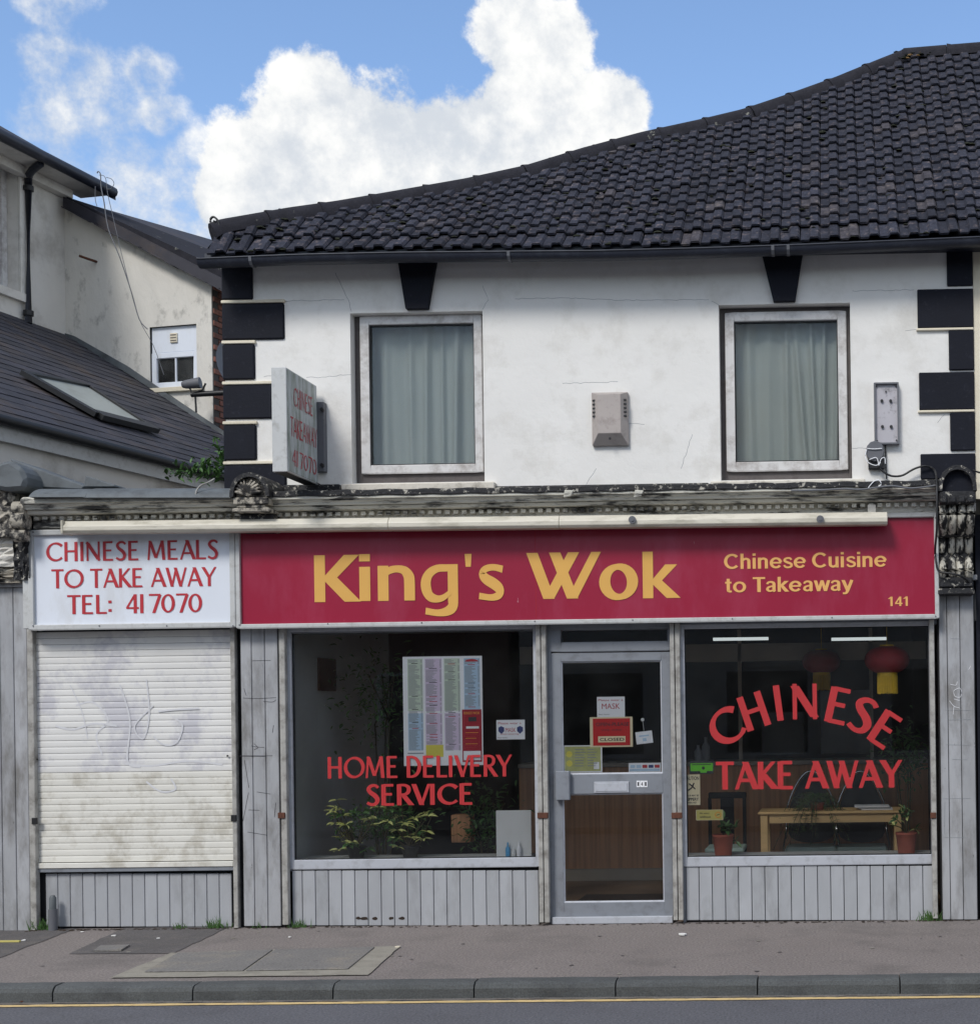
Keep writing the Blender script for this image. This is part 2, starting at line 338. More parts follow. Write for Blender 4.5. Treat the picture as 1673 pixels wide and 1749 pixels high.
def frameM(o, x, y, z):
    x, y, z = Vector(x), Vector(y), Vector(z)
    return Matrix(((x.x, y.x, z.x, o[0]), (x.y, y.y, z.y, o[1]), (x.z, y.z, z.z, o[2]), (0, 0, 0, 1)))
def wall_holes(mb, x0, x1, z0, z1, Y, th, holes, mi=0, rev=True):
    xs = sorted({x0, x1, *[h[0] for h in holes], *[h[1] for h in holes]}); zs = sorted({z0, z1, *[h[2] for h in holes], *[h[3] for h in holes]})
    for i in range(len(xs)-1):
        for j in range(len(zs)-1):
            cx, cz = (xs[i]+xs[i+1])/2, (zs[j]+zs[j+1])/2
            if any(h[0] < cx < h[1] and h[2] < cz < h[3] for h in holes): continue
            for yy in (Y, Y+th): mb.poly([(xs[i], yy, zs[j]), (xs[i+1], yy, zs[j]), (xs[i+1], yy, zs[j+1]), (xs[i], yy, zs[j+1])][::1 if yy == Y else -1], mi)
    for h in list(holes)+[(x0, x1, z0, z1)]:
        a, b, c, d = h
        mb.poly([(a, Y, c), (a, Y+th, c), (a, Y+th, d), (a, Y, d)], mi); mb.poly([(b, Y, c), (b, Y, d), (b, Y+th, d), (b, Y+th, c)], mi)
        mb.poly([(a, Y, d), (a, Y+th, d), (b, Y+th, d), (b, Y, d)], mi); mb.poly([(a, Y, c), (b, Y, c), (b, Y+th, c), (a, Y+th, c)], mi)
def frame_rect(mb, X0, X1, Z0, Z1, w, Y0, Y1, mi=0, wb=None, wt=None, wr=None):
    wb = wb or w; wt = wt or w; wr = wr or w
    mb.box(X0, X0+w, Y0, Y1, Z0, Z1, mi); mb.box(X1-wr, X1, Y0, Y1, Z0, Z1, mi)
    mb.box(X0+w, X1-wr, Y0, Y1, Z0, Z0+wb, mi); mb.box(X0+w, X1-wr, Y0, Y1, Z1-wt, Z1, mi)

# ---------------- stroke lettering
def cr(pts, n=6):
    pts = [Vector(p) for p in pts]; out = []
    for i in range(len(pts)-1):
        p0, p1, p2, p3 = pts[max(i-1, 0)], pts[i], pts[i+1], pts[min(i+2, len(pts)-1)]
        for k in range(n):
            t = k/n; out.append(.5*((2*p1)+(p2-p0)*t+(2*p0-5*p1+4*p2-p3)*t*t+(3*p1-p0-3*p2+p3)*t**3))
    out.append(pts[-1]); return out
def S(*pts): return ('s', pts)               # straight polyline, pts (x,y,w)
def Cv(*pts): return ('c', pts)
def arc(cx, cy, rx, ry, a0, a1, wt, wn_, tilt=0, n=18):
    """width thick where tangent vertical"""
    out = []
    for i in range(n+1):
        a = math.radians(a0+(a1-a0)*i/n); w_ = wn_+(wt-wn_)*abs(math.cos(a-math.radians(tilt)))**1.3
        out.append((cx+rx*math.cos(a), cy+ry*math.sin(a), w_))
    return ('p', out)
k, n_ = .155, .1
GL = {
 'C': ([arc(.5, .5, .42, .44, 42, 318, .16, .085, 20)], .92), 'H': ([S((.1,0,k),(.1,1,k)), S((.62,0,k),(.62,1,k)), S((.1,.52,n_),(.62,.52,n_))], .82),
 'I': ([S((.1,0,k),(.1,1,k))], .32), 'N': ([S((.07,0,n_),(.07,1,n_)), S((.65,0,n_),(.65,1,n_)), S((.07,.94,.17),(.64,.06,.17))], .84),
 'E': ([S((.1,0,k),(.1,1,k)), S((.1,.955,n_),(.52,.955,n_)), S((.1,.53,n_),(.46,.53,n_)), S((.1,.045,n_),(.54,.045,n_))], .66),
 'S': ([Cv((.52,.84,.11),(.4,.945,.11),(.22,.93,.12),(.11,.79,.14),(.19,.63,.16),(.38,.47,.17),(.48,.29,.16),(.42,.1,.13),(.24,.045,.11),(.05,.14,.11))], .64),
 'M': ([S((.08,0,n_),(.16,1,n_)), S((.17,.97,k),(.47,.1,k)), S((.47,.1,n_),(.78,.97,n_)), S((.79,1,k),(.87,0,k))], 1.04),
 'A': ([S((.05,0,n_),(.38,1,n_)), S((.36,1,.17),(.73,0,.17)), S((.18,.33,n_),(.58,.33,n_))], .8), 'L': ([S((.1,0,k),(.1,1,k)), S((.1,.045,n_),(.53,.045,n_))], .6),
 'T': ([S((0,.955,n_),(.64,.955,n_)), S((.32,0,k),(.32,.95,k))], .68), 'O': ([arc(.5,.5,.43,.44,0,360,.16,.09,20,30)], 1.02),
 'K': ([S((.1,0,k),(.1,1,k)), S((.56,1,n_),(.14,.5,n_)), S((.17,.56,.17),(.62,0,.17))], .7),
 'W': ([S((.05,1,k),(.31,0,k)), S((.31,.03,n_),(.52,.97,n_)), S((.48,1,k),(.76,0,k)), S((.76,.03,n_),(1.02,1,n_))], 1.1),
 'Y': ([S((.03,1,.16),(.34,.46,.15)), S((.66,1,n_),(.35,.48,n_)), S((.34,.5,k),(.34,0,k))], .7),
 'D': ([S((.1,0,k),(.1,1,k)), ('p', [(.1,.955,.09),(.3,.95,.1),(.48,.87,.13),(.6,.7,.155),(.64,.5,.16),(.6,.3,.155),(.48,.13,.13),(.3,.05,.1),(.1,.045,.09)])], .8),
 'R': ([S((.1,0,k),(.1,1,k)), ('p', [(.1,.955,.09),(.34,.95,.1),(.48,.86,.13),(.51,.73,.14),(.46,.59,.13),(.33,.51,.1),(.1,.5,.09)]), S((.26,.5,.16),(.62,0,.16))], .68),
 'V': ([S((.04,1,.16),(.37,0,.16)), S((.37,.03,n_),(.68,1,n_))], .72),
 '4': ([S((.45,0,.15),(.45,1,.15)), S((.43,.97,.09),(.06,.3,.09)), S((.03,.28,.09),(.62,.28,.09))], .66), '1': ([S((.1,0,k),(.1,1,k))], .42),
 '7': ([S((.02,.955,n_),(.56,.955,n_)), S((.54,.95,.14),(.24,0,.14))], .6), '0': ([arc(.32,.5,.25,.44,0,360,.15,.085,12,28)], .68),
 ':': ([S((.08,.1,.15),(.08,.24,.15)), S((.08,.55,.15),(.08,.69,.15))], .5), ' ': ([], .32),
 # heavy display letters, box 0..1 in both directions
 'bK': ([S((.12,0,.25),(.12,1,.25)), S((.86,1,.27),(.34,.5,.25)), S((.3,.56,.28),(.88,0,.29))], 1), 'bi': ([S((.5,0,1),(.5,.73,1)), S((.5,.845,1),(.5,1,1))], 1),
 'bn': ([S((.145,0,.29),(.145,1,.29)), ('p', [(.2,.72,.1),(.32,.86,.2),(.52,.905,.2),(.72,.86,.24),(.83,.72,.28),(.86,.55,.29),(.86,0,.29)])], 1),
 'bg': ([('p', [(.98,.93,.13),(.7,.93,.14),(.45,.92,.15),(.25,.83,.2),(.15,.68,.26),(.16,.52,.26),(.26,.38,.2),(.45,.33,.14),(.62,.36,.12),(.8,.46,.1)]), S((.865,1,.27),(.865,.3,.27)), ('p', [(.865,.32,.27),(.85,.18,.25),(.7,.09,.18),(.45,.06,.13),(.13,.1,.13)])], 1),
 "b'": ([S((.5,0,.7),(.5,1,.95))], 1),
 'bs': ([('p', [(.93,.86,.2),(.6,.92,.18),(.3,.88,.2),(.17,.74,.26),(.3,.6,.3),(.62,.45,.32),(.82,.3,.3),(.78,.15,.24),(.5,.08,.18),(.04,.13,.18)])], 1),
 'bW': ([S((.075,1,.15),(.3,0,.15)), S((.3,.02,.14),(.64,1,.145)), S((.385,1,.15),(.62,0,.15)), S((.62,.02,.13),(.945,1,.125))], 1),
 'bo': ([arc(.5,.5,.36,.42,0,360,.29,.165,8,32)], 1),
 'bk': ([S((.145,0,.29),(.145,1,.29)), S((.8,.72,.26),(.36,.35,.22)), S((.3,.42,.28),(.86,0,.3))], 1),
}
b_ = .165
def ab(cx, cy, rx, ry, a0, a1, w1=.165, w2=.14, n=14): return arc(cx, cy, rx, ry, a0, a1, w1, w2, 0, n)
GL.update({
 'xC': ([arc(.42, .5, .345, .43, 42, 318, .17, .14, 0, 22)], .84), 'xh': ([S((.1,0,b_),(.1,1,b_)), ('p', [(.1,.5,.1),(.2,.62,.14),(.33,.655,.14),(.44,.58,.16),(.46,.46,b_),(.46,0,b_)])], .64),
 'xi': ([S((.1,0,b_),(.1,.72,b_)), S((.1,.85,b_),(.1,1,b_))], .28), 'xn': ([S((.1,0,b_),(.1,.72,b_)), ('p', [(.1,.5,.1),(.2,.62,.14),(.33,.655,.14),(.44,.58,.16),(.46,.46,b_),(.46,0,b_)])], .64),
 'xe': ([arc(.33, .36, .25, .3, 8, 325, .165, .13, 0, 20), S((.12,.37,.11),(.6,.37,.11))], .68),
 'xs': ([('p', [(.46,.54,.1),(.4,.64,.12),(.27,.665,.12),(.13,.6,.13),(.12,.47,.14),(.28,.37,.15),(.45,.27,.14),(.45,.12,.13),(.3,.05,.12),(.16,.08,.12),(.07,.2,.1)])], .58),
 'xu': ([S((.46,0,b_),(.46,.72,b_)), ('p', [(.1,.72,b_),(.1,.26,b_),(.13,.13,.16),(.24,.06,.14),(.36,.1,.14),(.46,.22,.1)])], .64),
 'xt': ([('p', [(.18,.92,b_),(.18,.2,b_),(.2,.1,.15),(.27,.065,.13),(.36,.065,.12)]), S((.02,.66,.12),(.35,.66,.12))], .42), 'xo': ([arc(.34, .36, .255, .3, 0, 360, .165, .13, 0, 28)], .7),
 'xT': ([S((.02,.935,.13),(.66,.935,.13)), S((.34,0,.18),(.34,.93,.18))], .66), 'xa': ([('p', [(.1,.52,.11),(.16,.63,.12),(.3,.665,.13),(.43,.6,.15),(.45,.46,b_),(.45,.12,b_),(.5,.02,.14)]), ('p', [(.45,.4,.1),(.28,.36,.11),(.14,.28,.13),(.12,.14,.14),(.24,.055,.12),(.38,.1,.11),(.45,.2,.1)])], .62),
 'xk': ([S((.1,0,b_),(.1,1,b_)), S((.48,.72,.18),(.14,.32,.15)), S((.22,.42,.17),(.5,0,.19))], .6), 'xw': ([S((.06,.72,.16),(.22,0,.16)), S((.22,0,.15),(.4,.72,.15)), S((.4,.72,.15),(.57,0,.15)), S((.57,0,.16),(.74,.72,.16))], .8),
 'xy': ([S((.06,.72,.17),(.29,.02,.17)), ('p', [(.51,.72,b_),(.3,.05,b_),(.24,-.1,.15),(.16,-.17,.13),(.04,-.16,.12)])], .58), 'x ': ([], .3),
 'x1': ([S((.3,0,.17),(.3,1,.17)), S((.3,.98,.12),(.08,.76,.12))], .56), 'x4': ([S((.42,0,.16),(.42,1,.16)), S((.4,.96,.12),(.06,.3,.12)), S((.02,.27,.13),(.6,.27,.13))], .62)})
def stroke_quads(st):
    kind, pts = st
    if kind == 'c':
        P3 = cr([Vector(p) for p in pts], 5); pts = [tuple(p) for p in P3]
    elif kind == 'p' and len(pts) < 14:
        P3 = cr([Vector(p) for p in pts], 4); pts = [tuple(p) for p in P3]
    n = len(pts); Ls, Rs = [], []
    closed = kind == 'p' and abs(pts[0][0]-pts[-1][0])+abs(pts[0][1]-pts[-1][1]) < 1e-4
    for i in range(n):
        a = pts[i-1] if i else (pts[-2] if closed else pts[0]); b = pts[i+1] if i < n-1 else (pts[1] if closed else pts[-1])
        dx, dy = b[0]-a[0], b[1]-a[1]; l = math.hypot(dx, dy) or 1; nx, ny = -dy/l, dx/l; h = pts[i][2]/2
        if kind == 's' and n == 2:
            if abs(dy) > abs(dx)*.6: nx, ny, h = (-1 if dy > 0 else 1), 0, h*min(1.3, l/abs(dy))      # flat top and foot on uprights and diagonals
        Ls.append((pts[i][0]+nx*h, pts[i][1]+ny*h)); Rs.append((pts[i][0]-nx*h, pts[i][1]-ny*h))
    return [(Ls[i], Rs[i], Rs[i+1], Ls[i+1]) for i in range(n-1)]
def letters(mb, text, o, ux, uz, nrm, width, height, mi=0, bold=1.0, lift=.0004, keys=None, words=None):
    """text fitted into width x height from o along unit ux,uz"""
    ux, uz, nrm, o = Vector(ux), Vector(uz), Vector(nrm), Vector(o)
    ks = keys or list(text); tot = sum(GL[c][1] for c in ks)-.1; x = 0; sc_ = width/tot
    for c in ks:
        g, adv = GL[c]
        if c in (' ', 'x ') and words is not None: mb = MB(); words.append(mb)
        for si, st in enumerate(g):
            if bold != 1: st = (st[0], [(a, b, w_*bold) for a, b, w_ in st[1]])
            for qi, q in enumerate(stroke_quads(st)):
                mb.poly([o+ux*((x+a)*sc_)+uz*(b*height)+nrm*(lift*si+8e-5*qi) for a, b in q], mi)
        x += adv
def glyph_box(mb, key, x0, y0, x1, y1, Y):
    X0, X1, Z0, Z1 = RC(x0, y0, x1, y1, Y)
    for si, st in enumerate(GL[key][0]):
        for qi, q in enumerate(stroke_quads(st)): mb.poly([(X0+a*(X1-X0), Y-.0004*si-8e-5*qi, Z0+b*(Z1-Z0)) for a, b in q])
def font_text(mb, text, X0, X1, Z0, Z1, Y, bold=.03, mi=0, fit=None):
    """built-in font, ink box fitted to the rectangle"""
    cu = bpy.data.curves.new('t', 'FONT'); cu.body = text; cu.size = 1; cu.offset = bold; cu.resolution_u = 3
    ob = bpy.data.objects.new('t', cu); C.objects.link(ob); dg = bpy.context.evaluated_depsgraph_get(); me = bpy.data.meshes.new_from_object(ob.evaluated_get(dg))
    xs = [v.co.x for v in me.vertices]; ys = [v.co.y for v in me.vertices]
    if xs:
        ax, bx, ay, by = min(xs), max(xs), min(ys), max(ys)
        if fit: ay, by = fit
        vs = [(X0+(v.co.x-ax)/(bx-ax)*(X1-X0), Y, Z0+(v.co.y-ay)/(by-ay)*(Z1-Z0)) for v in me.vertices]
        mb.mesh_(vs, [list(p.vertices) for p in me.polygons], mi)
    bpy.data.objects.remove(ob); bpy.data.meshes.remove(me); bpy.data.curves.remove(cu)

#@@STRUCTURE
# ================================================================== GROUND
gm = MB(); gm.poly([(-400, -2.49, -.104), (400, -2.49, -.104), (400, -400, -.104), (-400, -400, -.104)][::-1]); 
RC_ = MB(); 
rd = MB(); rd.poly([(-400, -9.6, -.1), (400, -9.6, -.1), (400, -2.4, -.1), (-400, -2.4, -.1)]); struct('road', rd, 'road')
gd = MB(); gd.poly([(-500, -500, -.16), (500, -500, -.16), (500, 500, -.16), (-500, 500, -.16)]); struct('ground', gd, 'tarmac_dark')
pv = MB(); pv.box(-60, 60, -2.345, .3, -.14, 0); struct('pavement', pv, 'pavement')
pv = MB(); pv.box(-60, 60, -13.6, -9.6, -.14, 0); struct('opposite_pavement', pv, 'pavement')
gg = MB()
xs = [-9+i*.06 for i in range(260)]
edge = [-2.545-.012*math.sin(i*1.7)-.01*math.sin(i*.53)+R.uniform(-.008, .008) for i in range(260)]
for i in range(259): gg.poly([(xs[i], edge[i], -.096), (xs[i+1], edge[i+1], -.096), (xs[i+1], -2.47, -.096), (xs[i], -2.47, -.096)])
struct('gutter_strip', gg, 'gutter_grit')
yl = MB()
for i in range(259):
    e = [-.004*math.sin(i*.9)+R.uniform(-.003, .003) for _ in range(2)]
    yj = [(R.uniform(-.005, .005), R.uniform(-.005, .005)) for _ in range(1)] if i == 0 else yj; nj = (R.uniform(-.005, .005), R.uniform(-.005, .005)); yl.poly([(xs[i], -2.625+yj[0][0], -.0955), (xs[i+1], -2.625+nj[0], -.0955), (xs[i+1], -2.565+nj[1], -.0955), (xs[i], -2.565+yj[0][1], -.0955)]); yj = [nj]
yo = struct('yellow_line', yl, 'yellow_line')
# kerb stones
kj = [P(x, 1680, -2.49).x for x in (90, 328, 569, 812, 1053, 1293, 1536)]
st = (kj[-1]-kj[0])/6
kc = bpy.data.objects.new('kerb', None); C.objects.link(kc); tag(kc, kind='structure')
def kerb_mesh(ln, seed):
    r = random.Random(seed); mb = MB(); prof = [(-2.475, -.3), (-2.492, -.1), (-2.49, -.035), (-2.478, -.012), (-2.455, .002), (-2.39, .006), (-2.335, .004), (-2.335, -.3)]
    nx = 7; vs = []
    for i in range(nx):
        for (y, z) in prof: vs.append((i/(nx-1)*ln, y+2.4+r.uniform(-.003, .003), z+r.uniform(-.003, .003)))
    m_ = len(prof); fs = [(i*m_+j, (i+1)*m_+j, (i+1)*m_+(j+1) % m_, i*m_+(j+1) % m_) for i in range(nx-1) for j in range(m_)]
    fs += [list(range(m_))[::-1], [(nx-1)*m_+j for j in range(m_)]]
    mb.mesh_(vs, [f[::-1] for f in fs], 0); return mb.mesh('kerb_stone', 'kerb')
km = [kerb_mesh(st-.009, i) for i in range(3)]
for i in range(-4, 13):
    o = inst('kerb_stone', km[i % 3], kc, T(kj[0]+st*i+.0045, -2.4, R.uniform(-.002, .002)))
# dark tarmac patches, concrete surround with covers (corners measured on the ground)
def gpoly(name, pxs, z, m, thick=0):
    mb = MB(); pts = [G(x, y, 0) for x, y in pxs]
    if thick: mb.prism([(p.x, p.y, z-thick) for p in pts], (0, 0, thick))
    else: mb.poly([(p.x, p.y, z) for p in pts])
    return mb
def ragged(pts, n, amp, seed):
    r = random.Random(seed); out = []
    for i in range(len(pts)):
        a, b = pts[i], pts[(i+1) % len(pts)]
        for k_ in range(n): t = k_/n; out.append((a[0]+(b[0]-a[0])*t+(r.uniform(-amp, amp) if k_ else 0), a[1]+(b[1]-a[1])*t+(r.uniform(-amp, amp)*.35 if k_ else 0)))
    return out
struct('tarmac_patch', gpoly('p', ragged([(118, 1630), (215, 1584), (398, 1581), (295, 1629)], 9, 1.6, 1), .004, ''), 'tarmac_dark')
struct('tarmac_patch', gpoly('p', ragged([(-60, 1660), (-10, 1640), (100, 1598), (130, 1586), (-80, 1592)], 8, 1.6, 2), .004, ''), 'tarmac_dark')
cv = struct('service_cover', gpoly('p', ragged([(188, 1672), (292, 1629), (684, 1617), (628, 1667)], 10, 1.1, 3), .008, ''), 'concrete')
for q in ([(247, 1663), (303, 1631), (466, 1625), (415, 1661)], [(420, 1661), (470, 1625), (640, 1620.5), (594, 1658)]):
    mb = MB(); pts = [G(x, y, 0) for x, y in q]; mb.prism([(p.x, p.y, .009) for p in pts], (0, 0, .007)); part('cover_slab', mb, 'cover_stone', cv, bev=.003)
mb = MB(); q = [G(*p) for p in ((160, 1627), (172, 1618.5), (222, 1617), (207, 1626))]; mb.prism([(p.x, p.y, .006) for p in q], (0, 0, .012)); single('drain_cover', mb, 'cover_stone', 'small rectangular cover set in the dark tarmac patch', 'drain cover')

mb = MB(); rg = random.Random(5)
for _ in range(60):
    x_, y_ = rg.uniform(-7, 1.2), rg.uniform(-2.3, -.1); rr_ = rg.uniform(.008, .02); mb.poly([(x_+rr_*math.cos(k_*.9)*rg.uniform(.7, 1.2), y_+rr_*math.sin(k_*.9)*rg.uniform(.7, 1.2), .0045) for k_ in range(7)], rg.choice((0, 0, 1)))
tag(struct('pavement_gum', mb, ['tarmac_dark', 'concrete']), kind='stuff')
#@@BUILDING
# ================================================================== MAIN BUILDING
X = lambda px, py=1200, Y=0: P(px, py, Y).x
Z = lambda px, py, Y=0: P(px, py, Y).z
BX0, BX1 = X(384.5, 620), X(1662, 620)                 # upper floor
ZC = Z(820, 845)                                       # cornice level
ZE = Z(820, 445)                                       # wall top
shop = thing('shop_building', (0, 0, 0), 'two storey white rendered takeaway shop with black corner stones, grey shopfront and dark tiled roof', 'shop')
W1 = RC(599.5, 533, 825.5, 824); W2 = RC(1228.4, 519, 1452.6, 819)
wb = MB(); wall_holes(wb, BX0, BX1, ZC-.2, ZE+.1, 0, .28, [W1, W2])
wb.box(BX0, BX0+.25, .28, 7, ZC-.2, ZE+.2); wb.box(BX1-.2, BX1, .28, 7, ZC-.2, ZE+.2); wb.box(BX0, BX1, 7, 7.2, 0, ZE+.2)
wall = part('wall', wb, 'render_white', shop)
# faint scored lines and cracks in the render are raised/recessed slivers
# fine wandering cracks as thin dark tubes sunk into the surface
def crack(pxs, r=.0025, seed=0):
    rr = random.Random(seed); pts = []
    for i in range(len(pxs)-1):
        (a, b), (c, d) = pxs[i], pxs[i+1]; n = max(2, int(math.hypot(c-a, d-b)/6))
        for k_ in range(n): t = k_/n; pts.append(P(a+(c-a)*t+rr.uniform(-1, 1), b+(d-b)*t+rr.uniform(-1, 1), 0))
    pts.append(P(*pxs[-1], 0)); mb = MB(); mb.tube(pts, r, 5, cap=False); return mb
cm = MB()
for i, c in enumerate([[(450, 643), (480, 641)], [(524, 644), (550, 645), (580, 641), (600, 640)], [(572, 465), (597, 518), (600, 532)], [(440, 515), (588, 512)], [(824, 530), (833, 512), (824, 488)],
    [(1162, 800), (1176, 760), (1182, 742)], [(1000, 828), (1015, 805), (1018, 800)], [(1215, 515), (1228, 522)], [(1070, 723), (1100, 725)], [(1455, 497), (1560, 495)], [(960, 655), (1055, 652)], [(1545, 565), (1567, 562)], [(1600, 722), (1612, 708)], [(1454, 765), (1478, 766)], [(880, 510), (970, 509), (1050, 513), (1210, 512)]]):
    cc_ = crack(c, .0015, i); cm.v, off = cm.v+cc_.v, len(cm.v); cm.f += [[off+j for j in f] for f in cc_.f]; cm.m += cc_.m; cm.sm += cc_.sm
part('cracks', cm, 'frame_grey', shop, kind='stuff')
# quoins
ql = [(434, 456, 513), (487, 520, 581.7), (436, 589, 649.6), (487, 658.7, 716.6), (437, 726.6, 787), (487, 795, 838)]
for i, (xr, ya, yb) in enumerate(ql):
    z0, z1 = Z(384, yb), Z(384, ya); mb = MB(); mb.box(BX0-.015, X(xr, 620), -.022, .02, z0, z1 if i else ZE+.05); part('quoin', mb, 'black_paint', shop, bev=.011)
    mb = MB(); mb.box(BX0-.008, BX0, .02, .3 if i % 2 else .5, z0, z1); part('quoin', mb, 'black_paint', shop)
    mb = MB(); mb.box(BX0-.018, X(xr+2, 620), -.026, .01, z1+.003, z1+.028)
    if i: part('quoin_joint', mb, 'cream', shop, bev=.004)
qr = [(1618, 425, 489), (1567, 494, 560), (1619.5, 565, 632.5), (1568, 636, 700), (1620, 705, 770), (1568.7, 775, 818)]
for i, (xl, ya, yb) in enumerate(qr):
    z0, z1 = Z(1640, yb), Z(1640, ya); mb = MB(); mb.box(X(xl, 620), BX1, -.022, .02, z0, z1 if i else ZE+.05); part('quoin', mb, 'black_paint', shop, bev=.006)
    mb = MB(); mb.box(X(xl, 620)-.012, BX1, -.026, .01, z0-.022, z0-.003)
    if i in (1, 3): part('quoin_joint', mb, 'cream', shop, bev=.004)
# keystones
for (a, b, c, d, yt, yb) in ((678, 745, 730, 692, 440, 527), (1300, 1370, 1357, 1320, 432, 514)):
    Y0 = -.05; pts = [P(a, yt, Y0), P(b, yt, Y0), P(c, yb, Y0), P(d, yb, Y0)]; zt = (pts[0].z+pts[1].z)/2; zb = (pts[2].z+pts[3].z)/2
    pts = [(pts[0].x, Y0, zt), (pts[1].x, Y0, zt), (pts[2].x, Y0, zb), (pts[3].x, Y0, zb)]
    mb = MB(); mb.prism(pts, (0, .06, 0)); part('keystone', mb, 'black_paint', shop, bev=.004)
# black band under the windows, sills, upper windows
for (a, b) in ((487, 583), (845, 1211), (1477, 1604)):
    mb = MB(); mb.box(X(a, 835), X(b, 835), -.05, .01, Z(850, 850), Z((a+b)/2, 829)); part('plinth_band', mb, 'black_flaky', shop, bev=.008)
def upper_window(W_, fr, gl, sill, two):
    Xa, Xb, Za, Zb = W_
    f0, f1, f2, f3 = RC(*fr, .10); g0, g1, g2, g3 = RC(*gl, .11)
    tb = MB(); frame_rect(tb, Xa+.001, Xb-.001, Za+.001, Zb-.001, max(f0-Xa-.002, .012), .105, .16, wb=max(f2-Za-.003, .012), wt=max(Zb-f3-.002, .012), wr=max(Xb-f1-.002, .008))
    wf = part('window', tb, 'grey_timber', shop, bev=.003)
    ub = MB(); frame_rect(ub, f0, f1, f2, f3, g0-f0, .075, .15, wb=g2-f2, wt=f3-g3, wr=f1-g1); part('frame', ub, 'upvc', wf, bev=.006)
    bd = MB(); frame_rect(bd, g0+.001, g1-.001, g2+.001, g3-.001, .008, .09, .12); part('gasket', bd, 'black_plastic', wf)
    pb = MB(); pb.box(g0+.002, g1-.002, .112, .118, g2+.002, g3-.002); part('pane', pb, 'glass_upper', wf)
    s0, s1, s2, s3 = RC(*sill, -.06); sb = MB(); sb.box(s0, s1, -.075, .1, s2, s3); part('sill', sb, 'sill_stone', wf, bev=.008)
    return g0, g1, g2, g3
gA = upper_window(W1, (617, 540, 825, 808.5), (633, 555, 812, 794.5), (583, 825, 845, 841), 0)
gB = upper_window(W2, (1239, 534, 1446, 804.5), (1254.5, 549.5, 1431, 789), (1213, 820, 1477, 836), 1)
def curtain(g, folds, label, seed):
    r = random.Random(seed); mb = MB(); nx, nz = 90, 14; x0, x1, z0, z1 = g[0]-.12, g[1]+.12, g[2]-.15, g[3]+.12; vs = []
    for j in range(nz+1):
        for i in range(nx+1):
            u = i/nx; t = j/nz; y = .24
            for (c, wd, am, ln) in folds:
                y -= am*math.exp(-((u-c-ln*(t-.5))/wd)**2)*(1-.35*t)
            y += .006*math.sin(u*(48+seed*9)+t*1.5+seed)+.004*math.sin(u*23*seed+1)+r.uniform(-.0012, .0012)
            vs.append((x0+(x1-x0)*u, y, z0+(z1-z0)*t))
    mb.mesh_(vs, [(j*(nx+1)+i, j*(nx+1)+i+1, (j+1)*(nx+1)+i+1, (j+1)*(nx+1)+i) for j in range(nz) for i in range(nx)], 0, True)
    single('curtain', mb, 'curtain', label, 'curtain', 'pale green curtains in the upstairs windows')
curtain(gA, [(.2, .03, .03, 0), (.38, .02, .03, 0), (.5, .025, .05, .02), (.62, .015, .05, 0), (.73, .03, .07, .03), (.85, .03, .03, 0)], 'pale green drawn curtain in the upstairs window beside the projecting sign', 1)
curtain(gB, [(.2, .05, .02, 0), (.36, .03, .03, 0), (.5, .02, .03, 0), (.6, .02, .06, -.1), (.7, .02, .07, -.04), (.78, .015, .06, .02), (.88, .02, .06, .05)], 'pale green bunched curtain in the upstairs window nearest the wall light fitting', 2)

# ---------------- roof
EV = [(330, 443), (357, 441), (517, 434.5), (679, 431), (850, 429.5), (1020, 428), (1200, 423.5), (1373, 417.5), (1673, 404.5), (1860, 397), (2600, 382)]
SIL = [(340, 425), (350, 414), (368, 396), (380, 389), (500, 364), (660, 336), (800, 311), (900, 289), (1000, 258), (1100, 231), (1200, 209), (1270, 192), (1350, 165), (1430, 136), (1500, 107), (1550, 87), (1673, 77), (1760, 71), (1900, 61), (2600, 28)]
PH = [(330, 60), (380, 55), (440, 47), (520, 42), (600, 40.5), (700, 40), (900, 42.3), (1135, 43.8), (1400, 45), (1673, 47), (1900, 48)]
def lerp(tb, x):
    if x <= tb[0][0]: return tb[0][1]
    for (a, b), (c, d) in zip(tb, tb[1:]):
        if x <= c: return b+(d-b)*(x-a)/(c-a)
    return tb[-1][1]
YE = -.27
def eave(xw):
    """eave point for world X"""
    px = 1439+xw*F/11.23
    for _ in range(4):
        q = P(px, lerp(EV, px), YE); px += (xw-q.x)*F/11.2
    return Vector((xw, YE, q.z)), px
def surf(xw, s):
    e, px = eave(xw); ph = math.radians(lerp(PH, px)); return e+Vector((0, math.cos(ph), math.sin(ph)))*s, ph
def smax(xw, pad=0):
    lo, hi = 0, 6.5
    for _ in range(26):
        m_ = (lo+hi)/2; q, _p = surf(xw, m_); a, b = proj(q)
        if b > lerp(SIL, a)+pad: lo = m_
        else: hi = m_
    return lo
XR0 = P(352, 440, YE).x; XR1 = P(2500, 384, YE).x
roof = MB(); nx = 100; hip = []
for i in range(nx+1):
    xw = XR0+(XR1-XR0)*i/nx; hip.append((xw, smax(xw, 5)))
for i in range(nx):
    (xa, sa), (xb, sb_) = hip[i], hip[i+1]
    for k_ in range(4):
        q = [surf(xa, sa*k_/4)[0], surf(xb, sb_*k_/4)[0], surf(xb, sb_*(k_+1)/4)[0], surf(xa, sa*(k_+1)/4)[0]]
        roof.poly([p-Vector((0, 0, .03)) for p in q])
H = [surf(x_, s_)[0] for x_, s_ in hip]
kx = max(range(len(H)), key=lambda i: -abs(proj(H[i])[0]-1550))
